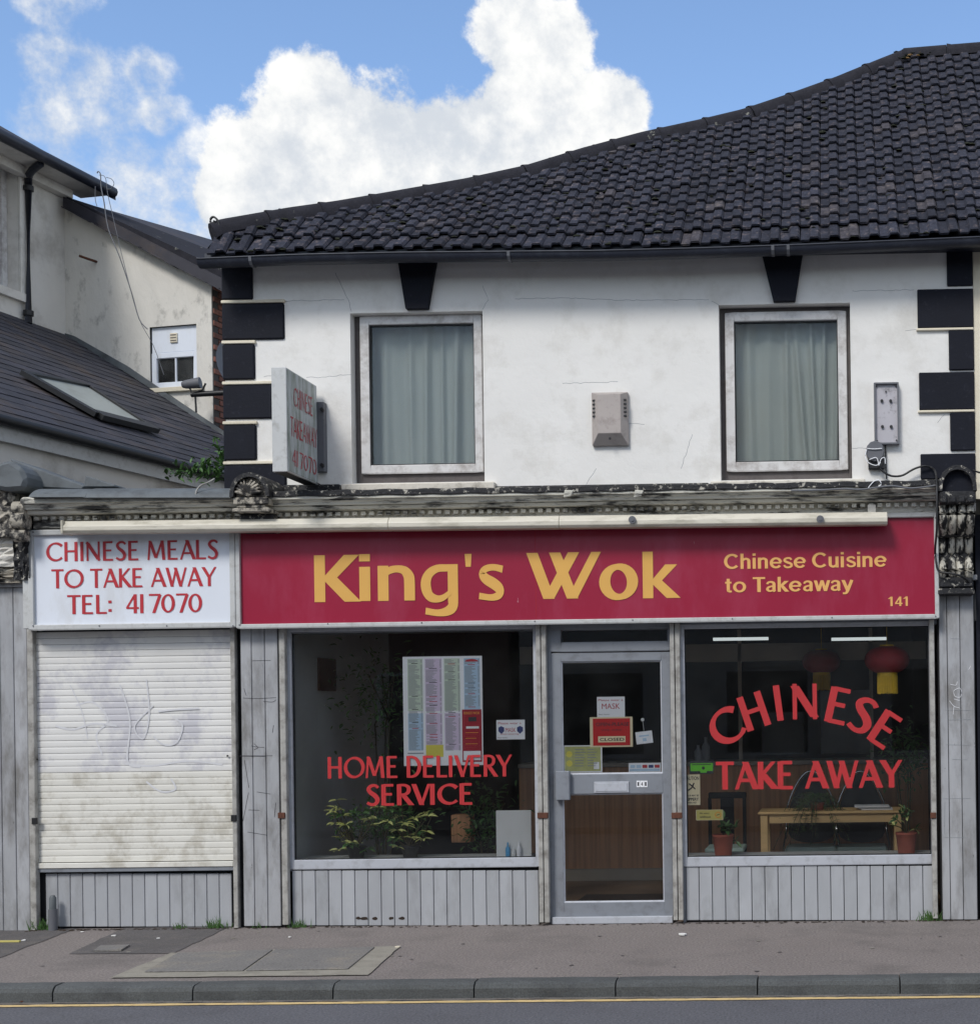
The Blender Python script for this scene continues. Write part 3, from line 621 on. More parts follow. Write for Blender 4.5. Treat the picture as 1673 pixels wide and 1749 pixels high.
for i in range(nx):
    a, b = H[i]-Vector((0, 0, .03)), H[i+1]-Vector((0, 0, .03))
    if i < kx: roof.poly([a, b, (XR0-.05, b.y, ZE+.1), (XR0-.05, a.y, ZE+.1)])
    else: roof.poly([a, b, (b.x, b.y+3, ZE+.1), (a.x, a.y+3, ZE+.1)])
ro = part('roof', roof, 'dark_gap', shop)
# single-roll tiles, pan on the left and roll on the right
TW, TG = .158, .166
def tile_mesh(seed):
    r = random.Random(seed); w_ = TW-.004; L_ = TG*1.75; h = .024
    prof = [(0, 0), (.42, 0), (.52, 1), (.9, 1), (1, .15)]; mb = MB(); top = []; bot = []
    for t, dz in ((0, .0), (1, -.006)):
        for (u, k_) in prof: top.append((u*w_, t*L_+(r.uniform(-.003, .003) if t == 0 else 0), k_*h+.02+dz)); bot.append((u*w_, t*L_, k_*h+.004+dz))
    n = len(prof); vs = top+bot; o = 2*n
    fs = [(i, i+1, n+i+1, n+i) for i in range(n-1)]+[(o+i+1, o+i, o+n+i, o+n+i+1) for i in range(n-1)]+[(i+1, i, o+i, o+i+1) for i in range(n-1)]+[(n+i, n+i+1, o+n+i+1, o+n+i) for i in range(n-1)]+[(0, n, o+n, o), (n-1, o+n-1, o+2*n-1, 2*n-1)]
    mb.mesh_(vs, fs); return mb
def padf(x): return lerp([(-5.3, 0), (-4.2, 9), (5, 11)], x)
tmb = [tile_mesh(i) for i in range(5)]; tms = [m_.mesh('roof_tile', 'tile') for m_ in tmb]; tmp_ = [m_.mesh('roof_tile', 'tile_pale') for m_ in tmb]
tiles = []
ncol = int((XR1-XR0)/TW)
for c in range(ncol):
    xw = XR0+.02+c*TW; sm_ = smax(xw+TW*.5, padf(xw)+lerp([(-5.25, 20), (-4.7, 11), (-4.2, 9)], xw)); row = 0; s = 0
    while s < sm_-.02:
        p, ph = surf(xw, s); p2, _ = surf(xw+TW, s); xd = (p2-p).normalized(); yd = Vector((0, math.cos(ph), math.sin(ph))); yd = (yd-xd*yd.dot(xd)).normalized()
        tl = .11; zd = xd.cross(yd); yd2 = (yd*math.cos(tl)-zd*math.sin(tl)).normalized(); zd2 = xd.cross(yd2)
        rz = R.uniform(-.02, .02); M_ = frameM(p+zd*(.018+R.uniform(0, .006))+yd*R.uniform(-.008, .008), xd, yd2, zd2) @ Matrix.Rotation(rz, 4, 'Z')
        a, b = proj(p); vis = -30 < a < 1685
        tiles.append((row, vis, M_, s)); s += TG*(1.5 if row == 0 else 1.0); row += 1
tiles.sort(key=lambda t: (not t[1], t[0]))
stuff = MB()
rootT = Vector((0, 0, 0))
for i, (row, vis, M_, s) in enumerate(tiles):
    if i < 300: inst('roof_tile', R.choice(tms if R.random() > .04 else tmp_), ro, M_)
    else:
        m_ = R.choice(tmb); stuff.mesh_([M_ @ v for v in m_.v], m_.f, 1 if R.random() < .03 else 0)
mo = part('roof_tiles', stuff, ['tile', 'tile_pale'], ro, kind='stuff')
# hip and ridge caps (half-round, jointed)
Hc = []
for i in range(0, 221):
    xw = XR0+(XR1-XR0)*i/220; Hc.append(surf(xw, smax(xw, padf(xw)))[0]+Vector((0, 0, .02)))
cap_pts = [Hc[0]]; acc = 0; seg = []
cur = [Hc[0]]; 
for a, b in zip(Hc, Hc[1:]):
    cur.append(b); acc += (b-a).length
    if acc > .42: seg.append(cur); cur = [b]; acc = 0
for j, sgm in enumerate(seg):
    mb = MB(); n = 8; vs = []
    for q, p in enumerate(sgm):
        t = (sgm[-1]-sgm[0]).normalized(); a = t.cross(Vector((0, 0, 1))).normalized(); b = a.cross(t)
        rr = (.118 if q == 0 else .107)
        for k_ in range(n+1):
            an = math.pi*(-.08+1.16*k_/n); vs.append(p-Vector((0, 0, .05))+(a*math.cos(an)+b*math.sin(an))*rr)
    mb.mesh_(vs, [(i*(n+1)+k_, i*(n+1)+k_+1, (i+1)*(n+1)+k_+1, (i+1)*(n+1)+k_) for i in range(len(sgm)-1) for k_ in range(n)], 0, True)
    mb.mesh_(vs[:n+1], [list(range(n+1))])
    part('ridge_tile', mb, 'ridge_tile', ro)
# moss clumps, lichen and grit on the tiles
ms = MB()
def clump(mb, p, r, mi=0, fl=.5):
    n = 6; vs = []; 
    for j, (a, h) in enumerate(((1, 0), (.8, .5), (.35, .9))):
        for k_ in range(n): an = 2*math.pi*(k_+.5*j)/n; rr = r*a*R.uniform(.75, 1.2); vs.append(p+Vector((rr*math.cos(an), rr*math.sin(an)*.7, h*r*fl)))
    vs.append(p+Vector((0, 0, r*fl))); fs = [(j*n+k_, j*n+(k_+1) % n, (j+1)*n+(k_+1) % n, (j+1)*n+k_) for j in range(2) for k_ in range(n)]+[(2*n+k_, 2*n+(k_+1) % n, 3*n) for k_ in range(n)]
    mb.mesh_(vs, fs, mi, True)
for _ in range(330):
    xw = R.uniform(XR0+.2, XR1-.3); s0 = smax(xw, 9)
    if s0 < .3: continue
    s = (int(R.uniform(0, s0/TG)))*TG+R.uniform(-.01, .03); p, ph = surf(xw, min(s, s0-.05)); clump(ms, p+Vector((0, -.02, .035)), R.uniform(.012, .04), 0)
for _ in range(46):
    a, b = R.gauss(1570, 28), R.gauss(108, 14)
    xw = X(min(a, 1660), 400, .2)*1.0
    for _k in range(3):
        s0 = smax(xw, 6); p, ph = surf(xw, s0*R.uniform(.93, 1)); 
        if abs(proj(p)[0]-1570) < 45: break
        xw += (1570+R.uniform(-30, 30)-proj(p)[0])/190
    clump(ms, p+Vector((0, -.03, .055)), R.uniform(.012, .034), R.choice((0, 0, 1)), .4)
for i in range(150):
    t = R.uniform(.05, .4); j = int(t*(len(Hc)-1)); clump(ms, Hc[j]+Vector((R.uniform(-.03, .03), -.01, .045)), R.uniform(.01, .022), 0, .6)
part('moss', ms, ['moss', 'lichen'], ro, kind='stuff')
# gutter following the eave, brackets
g_pts = [eave(XR0+(XR1-XR0)*i/70-.0)[0]+Vector((0, -.045, -.055)) for i in range(71)]
g_pts = [g_pts[0]+Vector((-.03, 0, .002))]+g_pts
gb = MB(); vs = []; n = 8
for p in g_pts:
    for k_ in range(n+1): an = math.pi+math.pi*k_/n; vs.append(p+Vector((0, math.cos(an)*.06, math.sin(an)*.062+.02)))
m_ = n+1
gb.mesh_(vs, [(i*m_+k_, (i+1)*m_+k_, (i+1)*m_+k_+1, i*m_+k_+1) for i in range(len(g_pts)-1) for k_ in range(n)], 0, True)
gb.tube([p+Vector((0, -.06, .02)) for p in g_pts], .007, 6); gb.mesh_(vs[:m_], [list(range(m_))])
gut = part('gutter', gb, 'gutter', shop)
for px in (436, 873, 1320, 1346):
    xw = X(px, 432, YE); e = eave(xw)[0]; bb = MB()
    for k_ in range(6):
        a0, a1 = math.pi+math.pi*k_/6, math.pi+math.pi*(k_+1)/6; c = e+Vector((0, -.045, -.035))
        q = [c+Vector((dx, math.cos(a)*r_, math.sin(a)*r_)) for dx, a, r_ in ((-.012, a0, .068), (.012, a0, .068), (.012, a1, .068), (-.012, a1, .068))]; bb.poly(q)
    part('gutter_bracket', bb, 'grey_plastic', gut)
sf = MB(); sf.box(XR0-.02, XR1, -.235, 0, ZE-.01, ZE+.01); sf.box(XR0-.02, XR1, -.25, -.235, ZE-.04, ZE+.02); part('soffit', sf, 'gutter', shop)
# iron scroll finial on the hip end
h0 = P(377, 405, YE+.1); pts = [h0+Vector((0, 0, -.05)), P(376, 395, h0.y), P(375.5, 388, h0.y), P(373, 379, h0.y), P(369, 373, h0.y), P(364, 370.5, h0.y), P(360, 374, h0.y), P(360, 380, h0.y), P(364, 383, h0.y), P(367, 380, h0.y), P(365, 377, h0.y)]
mb = MB(); mb.tube(cr(pts, 4), .009, 6); part('hip_iron', mb, 'black_plastic', shop)

# ---------------- cornice, dentils, consoles
cx0, cx1 = X(52, 860, -.2), X(1599, 840, -.2)
def cz(y, Y): return Z(820, y, Y)
prof = [(0, cz(838, -.33)+.02), (-.30, cz(838, -.33)+.012), (-.335, cz(840, -.33)), (-.34, cz(847, -.34)), (-.315, cz(849, -.31)), (-.315, cz(851, -.31)), (-.30, cz(853, -.3)), (-.29, cz(858, -.29)), (-.26, cz(859, -.26)), (-.265, cz(861, -.26)), (-.25, cz(866, -.25)), (-.215, cz(868, -.21)), (-.16, cz(869, -.16)), (-.16, cz(890, -.16)), (0, cz(890, -.16))]
cb = MB(); nseg = 60
for i in range(nseg):
    xa, xb = cx0+(cx1-cx0)*i/nseg, cx0+(cx1-cx0)*(i+1)/nseg
    for (y0, z0), (y1, z1) in zip(prof, prof[1:]): cb.poly([(xa, y0, z0), (xa, y1, z1), (xb, y1, z1), (xb, y0, z0)])
cb.poly([(cx0, y, z) for y, z in prof]); cb.poly([(cx1, y, z) for y, z in prof][::-1])
corn = part('cornice', cb, 'cornice_paint', shop)
db = MB(); x = cx0+.03
while x < cx1-.05:
    db.box(x, x+.037, -.2, -.158, cz(877, -.19), cz(870.5, -.19)); x += .068
part('dentils', db, 'cornice_paint', shop, kind='stuff')
# black lead dressing on the cornice top with clips
lb = MB(); zt = cz(838, -.33)
for i in range(80):
    xa, xb = X(462, 850)+(X(1602, 850)-X(462, 850))*i/80, X(462, 850)+(X(1602, 850)-X(462, 850))*(i+1)/80; dz = .004*math.sin(i*1.3); d2 = .004*math.sin((i+1)*1.3)
    for (y0, z0), (y1, z1) in zip([(-.02, .05), (-.335, .024), (-.352, .014), (-.352, -.02), (-.343, -.026)], [(-.335, .024), (-.352, .014), (-.352, -.02), (-.343, -.026), (-.3, -.02)]):
        lb.poly([(xa, y0, zt+z0+dz), (xa, y1, zt+z1+dz), (xb, y1, zt+z1+d2), (xb, y0, zt+z0+d2)])
part('lead_flashing', lb, 'black_flaky', shop)
for px in (968, 1088):
    mb = MB(); a = P(px, 843, -.36); mb.hexa([a+Vector((-.03, 0, -.03)), a+Vector((.03, 0, -.02)), a+Vector((.05, 0, .025)), a+Vector((-.02, 0, .03))], [a+Vector((-.03, .02, -.03)), a+Vector((.03, .02, -.02)), a+Vector((.05, .02, .025)), a+Vector((-.02, .02, .03))]); part('clip', mb, 'cornice_paint', shop, bev=.004)
def console(xa, xb, ytop, ybase, Yf, full):
    X0, X1 = X(xa, ytop, Yf), X(xb, ytop, Yf); cx = (X0+X1)/2; hw = (X1-X0)/2; zt = Z((xa+xb)/2, ytop, Yf); zb = Z((xa+xb)/2, ybase, Yf); n = 14; h = zt-zb
    # arched head: hollow ring over a carved panel
    mb = MB(); outer = [(cx+hw*math.cos(math.pi*k_/n), zb+h*math.sin(math.pi*k_/n)**.8) for k_ in range(n+1)]; inner = [(cx+hw*.8*math.cos(math.pi*k_/n), zb+(h*.83)*math.sin(math.pi*k_/n)**.8) for k_ in range(n+1)]
    for k_ in range(n):
        (a, b), (c, d), (e, f_), (g_, h_) = outer[k_], outer[k_+1], inner[k_+1], inner[k_]
        mb.poly([(a, Yf, b), (c, Yf, d), (e, Yf, f_), (g_, Yf, h_)]); mb.poly([(a, Yf, b), (a, 0, b), (c, 0, d), (c, Yf, d)], 0, True); mb.poly([(g_, Yf, h_), (e, Yf, f_), (e, Yf+.07, f_), (g_, Yf+.07, h_)])
    head = part('console', mb, 'black_flaky', shop)
    mb = MB(); mb.poly([(x_, Yf+.06, z_) for x_, z_ in inner]); 
    r = random.Random(int(xa))
    if not full:
        for k_ in range(11):       # carved leaf fan
            an = math.pi*(.08+.84*k_/10); p0 = Vector((cx-.02, Yf+.045, zb+.01)); p1 = p0+Vector((math.cos(an)*hw*.72, -.02, math.sin(an)*h*.68)); mb.tube([p0, (p0+p1)/2+Vector((0, -.03, .01)), p1], [.008, .017, .008], 6)
    part('carved_panel', mb, 'stone_flaky' if not full else 'black_paint', head)
    return X0, X1, zb
X0, X1, zb = console(391, 459, 807, 848, -.42, False)
mb = MB(); mb.box(X0+.02, X1-.02, -.40, 0, zb-.06, zb-.003); mb.box(X0+.04, X1-.05, -.385, 0, zb-.085, zb-.06); mb.box(X0+.01, X1-.01, -.40, 0, zb-.12, zb-.085); part('console_block', mb, 'stone_flaky', shop, bev=.008)
mb = MB(); mb.box(X0+.02, X1-.02, -.3, 0, zb-.26, zb-.12); part('console_block', mb, 'black_flaky', shop, bev=.008)
X0, X1, zb = console(1601, 1667, 794, 838, -.40, True)
mb = MB()
for k_ in range(4): mb.box(X0+.012+k_*(X1-X0-.02)/4, X0+k_*(X1-X0-.02)/4+(X1-X0)/4-.01, -.42, -.3, zb-.095, zb-.045)
mb.box(X0+.01, X1-.01, -.395, 0, zb-.10, zb-.002); part('console_block', mb, 'black_flaky', shop, bev=.008)
mb = MB()                                      # scroll: five vertical flutes wrapping an S profile
fl = 4; W_ = (X1-X0-.02)/fl
sp = [(-.33, zb-.105), (-.36, zb-.16), (-.34, zb-.23), (-.25, zb-.29), (-.15, zb-.32), (-.15, zb-.34), (-.13, zb-.50), (-.17, zb-.56), (-.19, zb-.61), (-.15, zb-.65)]
for k_ in range(fl):
    xc = X0+.01+W_*(k_+.5); pts = cr([Vector((xc, y+.04, z)) for y, z in sp], 3); mb.tube(pts, W_*.47, 10)
part('scroll', mb, 'white_flaky', shop)
mb = MB(); mb.box(X0, X1, -.20, 0, zb-.335, zb-.31); mb.box(X0+.01, X1-.01, -.10, 0, zb-.67, zb-.1); mb.box(X0+.01, X1-.02, -.16, 0, zb-.74, zb-.655); mb.box(X0, X1-.01, -.18, 0, zb-.80, zb-.745); part('console_block', mb, 'black_flaky', shop, bev=.012)

# ---------------- shopfront: pilasters
def boards(parent, pxs, ytop, ybot, Y, m, depth=.03):
    for a, b in zip(pxs, pxs[1:]):
        ym = (ytop+ybot)/2; xa, xb = X(a, ym, Y), X(b, ym, Y); mb = MB(); mb.box(xa+.0025, xb-.0025, Y, Y+depth, Z((a+b)/2, ybot, Y), Z((a+b)/2, ytop, Y)); part('board', mb, m, parent, bev=.004)
def pilaster(x0, x1, ytop, ybot, pxs, Y=-.05, right_rail=None):
    mb = MB(); ym = (ytop+ybot)/2; xm = (x0+x1)/2; mb.box(X(x0, ym, Y), X(x1, ym, Y), Y+.032, .05, 0, Z(xm, ytop, Y)); p = part('pilaster', mb, 'dark_gap', shop)
    boards(p, pxs, ytop, ybot, Y, 'board_grey_dirty'); return p
pilaster(412, 480, 1066, 1582, [413, 432, 454.5, 477])
pr = pilaster(1603, 1667, 990, 1571, [1605, 1619, 1641, 1665])
mb = MB(); a = RC(1602, 982, 1668, 991, -.08); mb.box(a[0], a[1], -.08, 0, a[2], a[3]); part('cap', mb, 'board_grey_dirty', pr, bev=.005)
pl = pilaster(-60, 52, 1003, 1590, [-60, -40, -19, 2.5, 26, 49])
mb = MB(); a = RC(-60, 993, 53, 1003, -.08); mb.box(a[0], a[1], -.08, 0, a[2], a[3]); part('cap', mb, 'board_grey_dirty', pl, bev=.005)
# marker scribbles and scuffs on the centre and right pilasters
def scuffs(name, segs, Y, m, r=.0022, parent=None):
    mb = MB()
    for s_ in segs:
        pts = cr([P(x, y, Y) for x, y in s_], 4); mb.tube(pts, r, 4, cap=False)
    part(name, mb, m, parent, kind='stuff')
zz = lambda x, y: (x/3.18, 1050+y/3.18)
scuffs('scuff_marks', [[zz(1320,452),zz(1400,455),zz(1500,450)], [zz(1430,470),zz(1480,474),zz(1498,462)], [zz(1325,400),zz(1338,440)], [zz(1305,766),zz(1480,766)], [zz(1300,768),zz(1440,769)], [zz(1328,790),zz(1352,940)], [zz(1350,965),zz(1320,1120)], [zz(1350,1060),zz(1410,1062)],
    [zz(1345,1180),zz(1450,1197)], [zz(1395,962),zz(1470,974)], [zz(1365,712),zz(1395,718),zz(1435,720)], [zz(1380,700),zz(1400,722),zz(1380,732)], [zz(1480,640),zz(1486,600)], [zz(1490,1100),zz(1498,1020)], [zz(1370,250),zz(1470,248)]], -.051, 'ink_dark', .0018, shop)
ww = lambda x, y: (1150+x/3.199, 1050+y/3.199)
scuffs('scrawl', [[ww(1505,470),ww(1530,500),ww(1560,510)], [ww(1530,500),ww(1525,545)], [ww(1530,460),ww(1560,470)], [ww(1560,400),ww(1530,415),ww(1535,445),ww(1565,450),ww(1570,415),ww(1560,400)], [ww(1510,380),ww(1540,385),ww(1548,365)], [ww(1610,300),ww(1622,280)]], -.051, 'paper', .0022, shop)
scuffs('scuff_marks', [[ww(1480,520),ww(1620,522)], [ww(1500,575),ww(1620,572)], [ww(1485,710),ww(1620,712)], [ww(1470,1005),ww(1620,1003)], [ww(1475,1216),ww(1600,1218)], [ww(1480,1020),ww(1478,1200)], [ww(1510,130),ww(1580,132)], [ww(1520,790),ww(1600,792)]], -.051, 'ink_grey', .0016, shop)
# risers
def riser(x0, x1, yt, yb, Y, step, m):
    mb = MB(); mb.box(X(x0, yt, Y), X(x1, yt, Y), Y+.022, .28, 0, Z((x0+x1)/2, yt, Y)); p = part('stall_riser', mb, 'dark_gap', shop); n = round((x1-x0)/step)
    boards(p, [x0+(x1-x0)*i/n for i in range(n+1)], yt, yb, Y, m, .02); return p
riser(78, 396, 1492, 1583, .02, 21.8, 'board_grey'); riser(494, 920, 1487, 1581, 0, 22.2, 'board_grey'); riser(1171, 1598, 1479, 1572, 0, 22.4, 'board_grey')
# shop windows
def shop_window(x0, x1, y0, y1, ys, name='window'):
    """glass px box; frame outside it"""
    a = RC(x0, y0, x1, y1, .03); mb = MB(); fw = .035
    frame_rect(mb, a[0]-fw, a[1]+fw, a[2]-.075, a[3]+fw, fw, -.012, .06, wb=.075); wf = part('shop_window', mb, 'frame_light', shop, bev=.004)
    mb = MB(); mb.box(a[0]-.001, a[1]+.001, .027, .033, a[2]-.001, a[3]+.001); part('pane', mb, 'glass', wf)
    mb = MB(); mb.box(a[0]-fw-.03, a[1]+fw, .06, .48, a[2]-.045, a[2]-.012); part('display_ledge', mb, 'white_plastic', wf, bev=.004)
    mb = MB(); frame_rect(mb, a[0]+.001, a[1]-.001, a[2]+.001, a[3]-.001, .007, .015, .026); part('gasket', mb, 'black_plastic', wf)
    return wf, a
wl, aL = shop_window(502, 914, 1077, 1466, 0); wr, aR = shop_window(1171, 1587, 1072, 1461, 0)
# head rail above the windows
mb = MB(); a = RC(482, 1062, 1600, 1074, .0); mb.box(a[0], a[1], -.005, .25, a[2]-.0, a[3]+.25); part('head_rail', mb, 'frame_grey', shop, bev=.004)
# shutter guide rails beside windows and door
def rail(x0, x1, y0, y1, Y0=-.075, m='aluminium', d=.055, parent=None):
    a = RC(x0, y0, x1, y1, Y0); mb = MB(); mb.box(a[0], a[1], Y0, Y0+d, max(a[2], .003), a[3]); return part('guide_rail', mb, m, parent or shop, bev=.004)
for (a, b, c, d) in ((479, 489, 1068, 1580), (917.5, 925, 1066, 1576), (926.5, 934.5, 1066, 1576), (1146, 1153.5, 1064, 1572), (1155, 1163, 1064, 1572), (1589, 1597.5, 1058, 1569)): rail(a, b, c, d)
for x_, w_ in ((480, 10), (926, 16), (1155, 16), (1593, 8)):
    a = RC(x_-w_/2-1, 1388, x_+w_/2+1, 1398, -.09); mb = MB(); mb.box(a[0], a[1], -.088, -.06, a[2], a[3]); part('shutter_clip', mb, 'rust', shop, bev=.003)
for (a, b) in ((489, 497), (934.5, 943), (1163, 1168)):
    q = RC(a, 1070, b, 1574, .0); mb = MB(); mb.box(q[0], q[1], .0, .08, .003, q[3]); part('jamb', mb, 'frame_grey', shop)
# ---------------- door
q = RC(943, 1070, 1147, 1573, .02); mb = MB(); dx0, dx1 = q[0], q[1]
tA = RC(958, 1076, 1140, 1096, .03)
mb.box(dx0, tA[0], .0, .09, Z(1045, 1112), q[3]); mb.box(tA[1], dx1, .0, .09, Z(1045, 1112), q[3]); mb.box(tA[0], tA[1], .0, .09, Z(1045, 1112), tA[2]); mb.box(tA[0], tA[1], .0, .09, tA[3], q[3]); part('door_frame', mb, 'frame_grey', shop, bev=.004)
mb = MB(); mb.box(tA[0], tA[1], .04, .046, tA[2], tA[3]); part('fanlight', mb, 'glass', shop)
Yd = .012
def dz(y): return Z(1045, y, Yd)
def dxx(x): return X(x, 1340, Yd)
mb = MB(); zt, zb_ = dz(1114.5), dz(1565); gx0, gx1 = dxx(960), dxx(1131.5)
mb.box(dxx(943), gx0, Yd, .06, zb_, zt); mb.box(gx1, dxx(1146.5), Yd, .06, zb_, zt); mb.box(gx0, gx1, Yd, .06, dz(1129), zt); mb.box(gx0, gx1, Yd, .06, dz(1355.5), dz(1322)); mb.box(gx0, gx1, Yd, .06, zb_, dz(1541))
door = part('door', mb, 'frame_grey', shop, bev=.003)
mb = MB()
for (z0, z1) in ((dz(1322), dz(1129)), (dz(1541), dz(1355.5))):
    b_ = .011      # light glazing beads, sloped
    for (pa, pb, pc, pd) in (((gx0, z0), (gx0+b_, z0+b_), (gx0+b_, z1-b_), (gx0, z1)), ((gx1, z1), (gx1-b_, z1-b_), (gx1-b_, z0+b_), (gx1, z0)), ((gx0, z0), (gx1, z0), (gx1-b_, z0+b_), (gx0+b_, z0+b_)), ((gx0, z1), (gx0+b_, z1-b_), (gx1-b_, z1-b_), (gx1, z1))):
        A, B, C_, D_ = [(p[0], Yd+(.018 if p in ((gx0+b_, z0+b_), (gx0+b_, z1-b_), (gx1-b_, z1-b_), (gx1-b_, z0+b_)) else .002), p[1]) for p in (pa, pb, pc, pd)]; mb.poly([A, B, C_, D_])
part('glazing_bead', mb, 'frame_light', door)
for (z0, z1) in ((dz(1322), dz(1129)), (dz(1541), dz(1355.5))):
    mb = MB(); mb.box(gx0+.009, gx1-.009, Yd+.019, Yd+.025, z0+.009, z1-.009); part('pane', mb, 'glass', door)
q = RC(948, 1317, 972, 1367, -.05); mb = MB(); mb.box(q[0], q[1], -.05, .009, q[2], q[3]); part('handle_plate', mb, 'frame_grey', door, bev=.006)
q = RC(1014, 1335, 1073.5, 1354, .0); mb = MB(); mb.box(q[0], q[1], .0, .0115, q[2], q[3]); mb.box(q[0]+.012, q[1]-.012, -.005, -.0005, q[2]+.012, q[3]-.012); part('letter_plate', mb, 'frame_light', door, bev=.003)
for i, ch in enumerate('141'):
    q = RC(1086.5+i*6.3, 1333.5, 1092.3+i*6.3, 1344.5, .005); mb = MB(); mb.box(q[0], q[1], .008, .0115, q[2], q[3]); nt_ = MB(); o = part('number_tile', mb, 'paper', door); nt_ = MB(); font_text(nt_, ch, q[0]+.006, q[1]-.006, q[2]+.009, q[3]-.009, .0072, .02); part('numeral', nt_, 'ink_dark', o) if False else None
    nn = MB(); font_text(nn, ch, q[0]+.007, q[1]-.007, q[2]+.01, q[3]-.01, .0072, .03); part('numeral', nn, 'ink_dark', door)
q = RC(942, 1566, 1148, 1573.5, -.03); mb = MB(); mb.box(q[0], q[1], -.03, .1, 0.002, q[3]); part('threshold', mb, 'frame_light', shop, bev=.004)

# ---------------- ground floor shell and interior
EX0 = X(56, 1300)                                       # far left of the shopfront
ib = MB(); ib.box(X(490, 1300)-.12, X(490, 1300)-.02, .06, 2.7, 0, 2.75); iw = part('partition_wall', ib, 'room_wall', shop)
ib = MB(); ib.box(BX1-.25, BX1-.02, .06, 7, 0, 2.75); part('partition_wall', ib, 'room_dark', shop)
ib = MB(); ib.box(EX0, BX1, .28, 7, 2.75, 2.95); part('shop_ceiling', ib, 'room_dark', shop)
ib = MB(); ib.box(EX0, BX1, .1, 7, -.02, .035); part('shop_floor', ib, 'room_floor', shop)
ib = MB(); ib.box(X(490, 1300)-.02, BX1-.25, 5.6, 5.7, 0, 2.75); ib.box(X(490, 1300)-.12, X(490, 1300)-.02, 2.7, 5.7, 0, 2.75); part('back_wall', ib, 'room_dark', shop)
# wall between fascia top and ceiling, front of extension
ib = MB(); ib.box(EX0, BX1, .05, .28, Z(820, 1062), ZC-.2); ib.box(EX0, EX0+.12, .06, 7, 0, ZC-.1); ib.box(EX0, BX0, .0, 7, ZC-.35, ZC-.05); part('front_lintel', ib, 'dark_gap', shop)
ib = MB(); ib.box(X(397, 1300), X(412, 1300), .02, .28, 0, Z(400, 1066)); part('pier', ib, 'dark_gap', shop)

#@@OBJECTS
# ================================================================== SIGNS
YS = -.14
def fascia(name, box, fr, m, label, ft):
    a = RC(*box, YS); t = thing(name, ((a[0]+a[1])/2, YS, a[2]), label, 'sign')
    mb = MB(); mb.box(a[0]+.01, a[1]-.01, YS, .04, a[2]+.01, a[3]-.01); part('panel', mb, m, t)
    mb = MB(); frame_rect(mb, a[0], a[1], a[2], a[3], ft, YS-.03, .04); part('frame', mb, fr, t, bev=.006); return t, a
ws, _ = fascia('fascia_sign', (51, 904, 404, 1074), 'sign_frame', 'sign_white', 'white sign in red capitals reading CHINESE MEALS TO TAKE AWAY above the closed shutter', .042)
YL = YS-.003
for (txt, x0, x1, y0, y1) in (('CHINESE MEALS', 79, 372, 924, 957), ('TO TAKE AWAY', 88, 366, 970.5, 1003), ('TEL: 417070', 115, 343, 1015, 1047.5)):
    a = RC(x0, y0, x1, y1, YL); mb = MB(); sl = .0
    wl_ = [mb]; letters(mb, txt, (a[0], YL, a[2]), (1, 0, sl), (0, 0, 1), (0, -1, 0), a[1]-a[0], a[3]-a[2], bold=1.02, words=wl_); [part('lettering', q_, 'letter_red', ws) for q_ in wl_]
rs, ra = fascia('fascia_sign', (404.5, 886, 1602, 1065), 'sign_frame', 'sign_red', 'long crimson fascia sign with gold lettering over the shop door and windows', .034)
for kx_, b in (('bK', (537, 948, 611, 1028)), ('bi', (613.5, 946.5, 632, 1026.5)), ('bn', (645, 966, 708, 1026)), ('bg', (718, 964, 782, 1052)), ("b'", (793, 946, 805.5, 968)), ('bs', (816, 964, 861.5, 1025.5)), ('bW', (899, 943.5, 1025, 1022.5)), ('bo', (1023, 963, 1089, 1024.5)), ('bk', (1097, 942, 1158, 1021.5))):
    mb = MB(); glyph_box(mb, kx_, *b, YL); part('letter', mb, 'letter_gold', rs)
for txt, bx in (('Chinese Cuisine', (1236, 944, 1511, 970)), ('to Takeaway', (1237, 985, 1453, 1010.5)), ('141', (1515, 1019, 1551, 1035))):
    a = RC(*bx, YL); mb = MB(); wl_ = [mb]; tot_ = [('x'+c_) for c_ in txt]
    letters(mb, txt, (a[0], YL, a[2]), (1, 0, 0), (0, 0, 1), (0, -1, 0), a[1]-a[0], a[3]-a[2], keys=tot_, words=wl_); [part('lettering', q_, 'letter_gold2', rs) for q_ in wl_]
mb = MB(); q = RC(913.7, 905, 914.6, 1056, YL); mb.box(q[0], q[1], YS-.0015, YS+.01, q[2], q[3]); part('panel_joint', mb, 'print_maroon', rs)
for t_, m_, xs_, ys_ in ((rs, 'sign_frame', (409, 560, 720, 913, 1080, 1250, 1420, 1597), (892, 1060)), (ws, 'sign_frame', (57, 170, 285, 398), (909, 1069))):
    mb = MB()
    for x_ in xs_:
        for y_ in ys_:
            yy_ = y_ + (0 if t_ is ws else (1003-x_)*.0125); p = P(x_, yy_, YS-.031); mb.tube([p, p+Vector((0, -.003, 0))], .006, 8)
    part('screws', mb, 'grey_plastic', t_, kind='stuff')
# strip of white metal at the left end of the white sign
q = RC(39, 966, 51, 1074, -.16); mb = MB(); mb.box(q[0], q[1], -.16, .0, q[2], q[3]); part('end_strip', mb, 'sign_frame', ws, bev=.004)
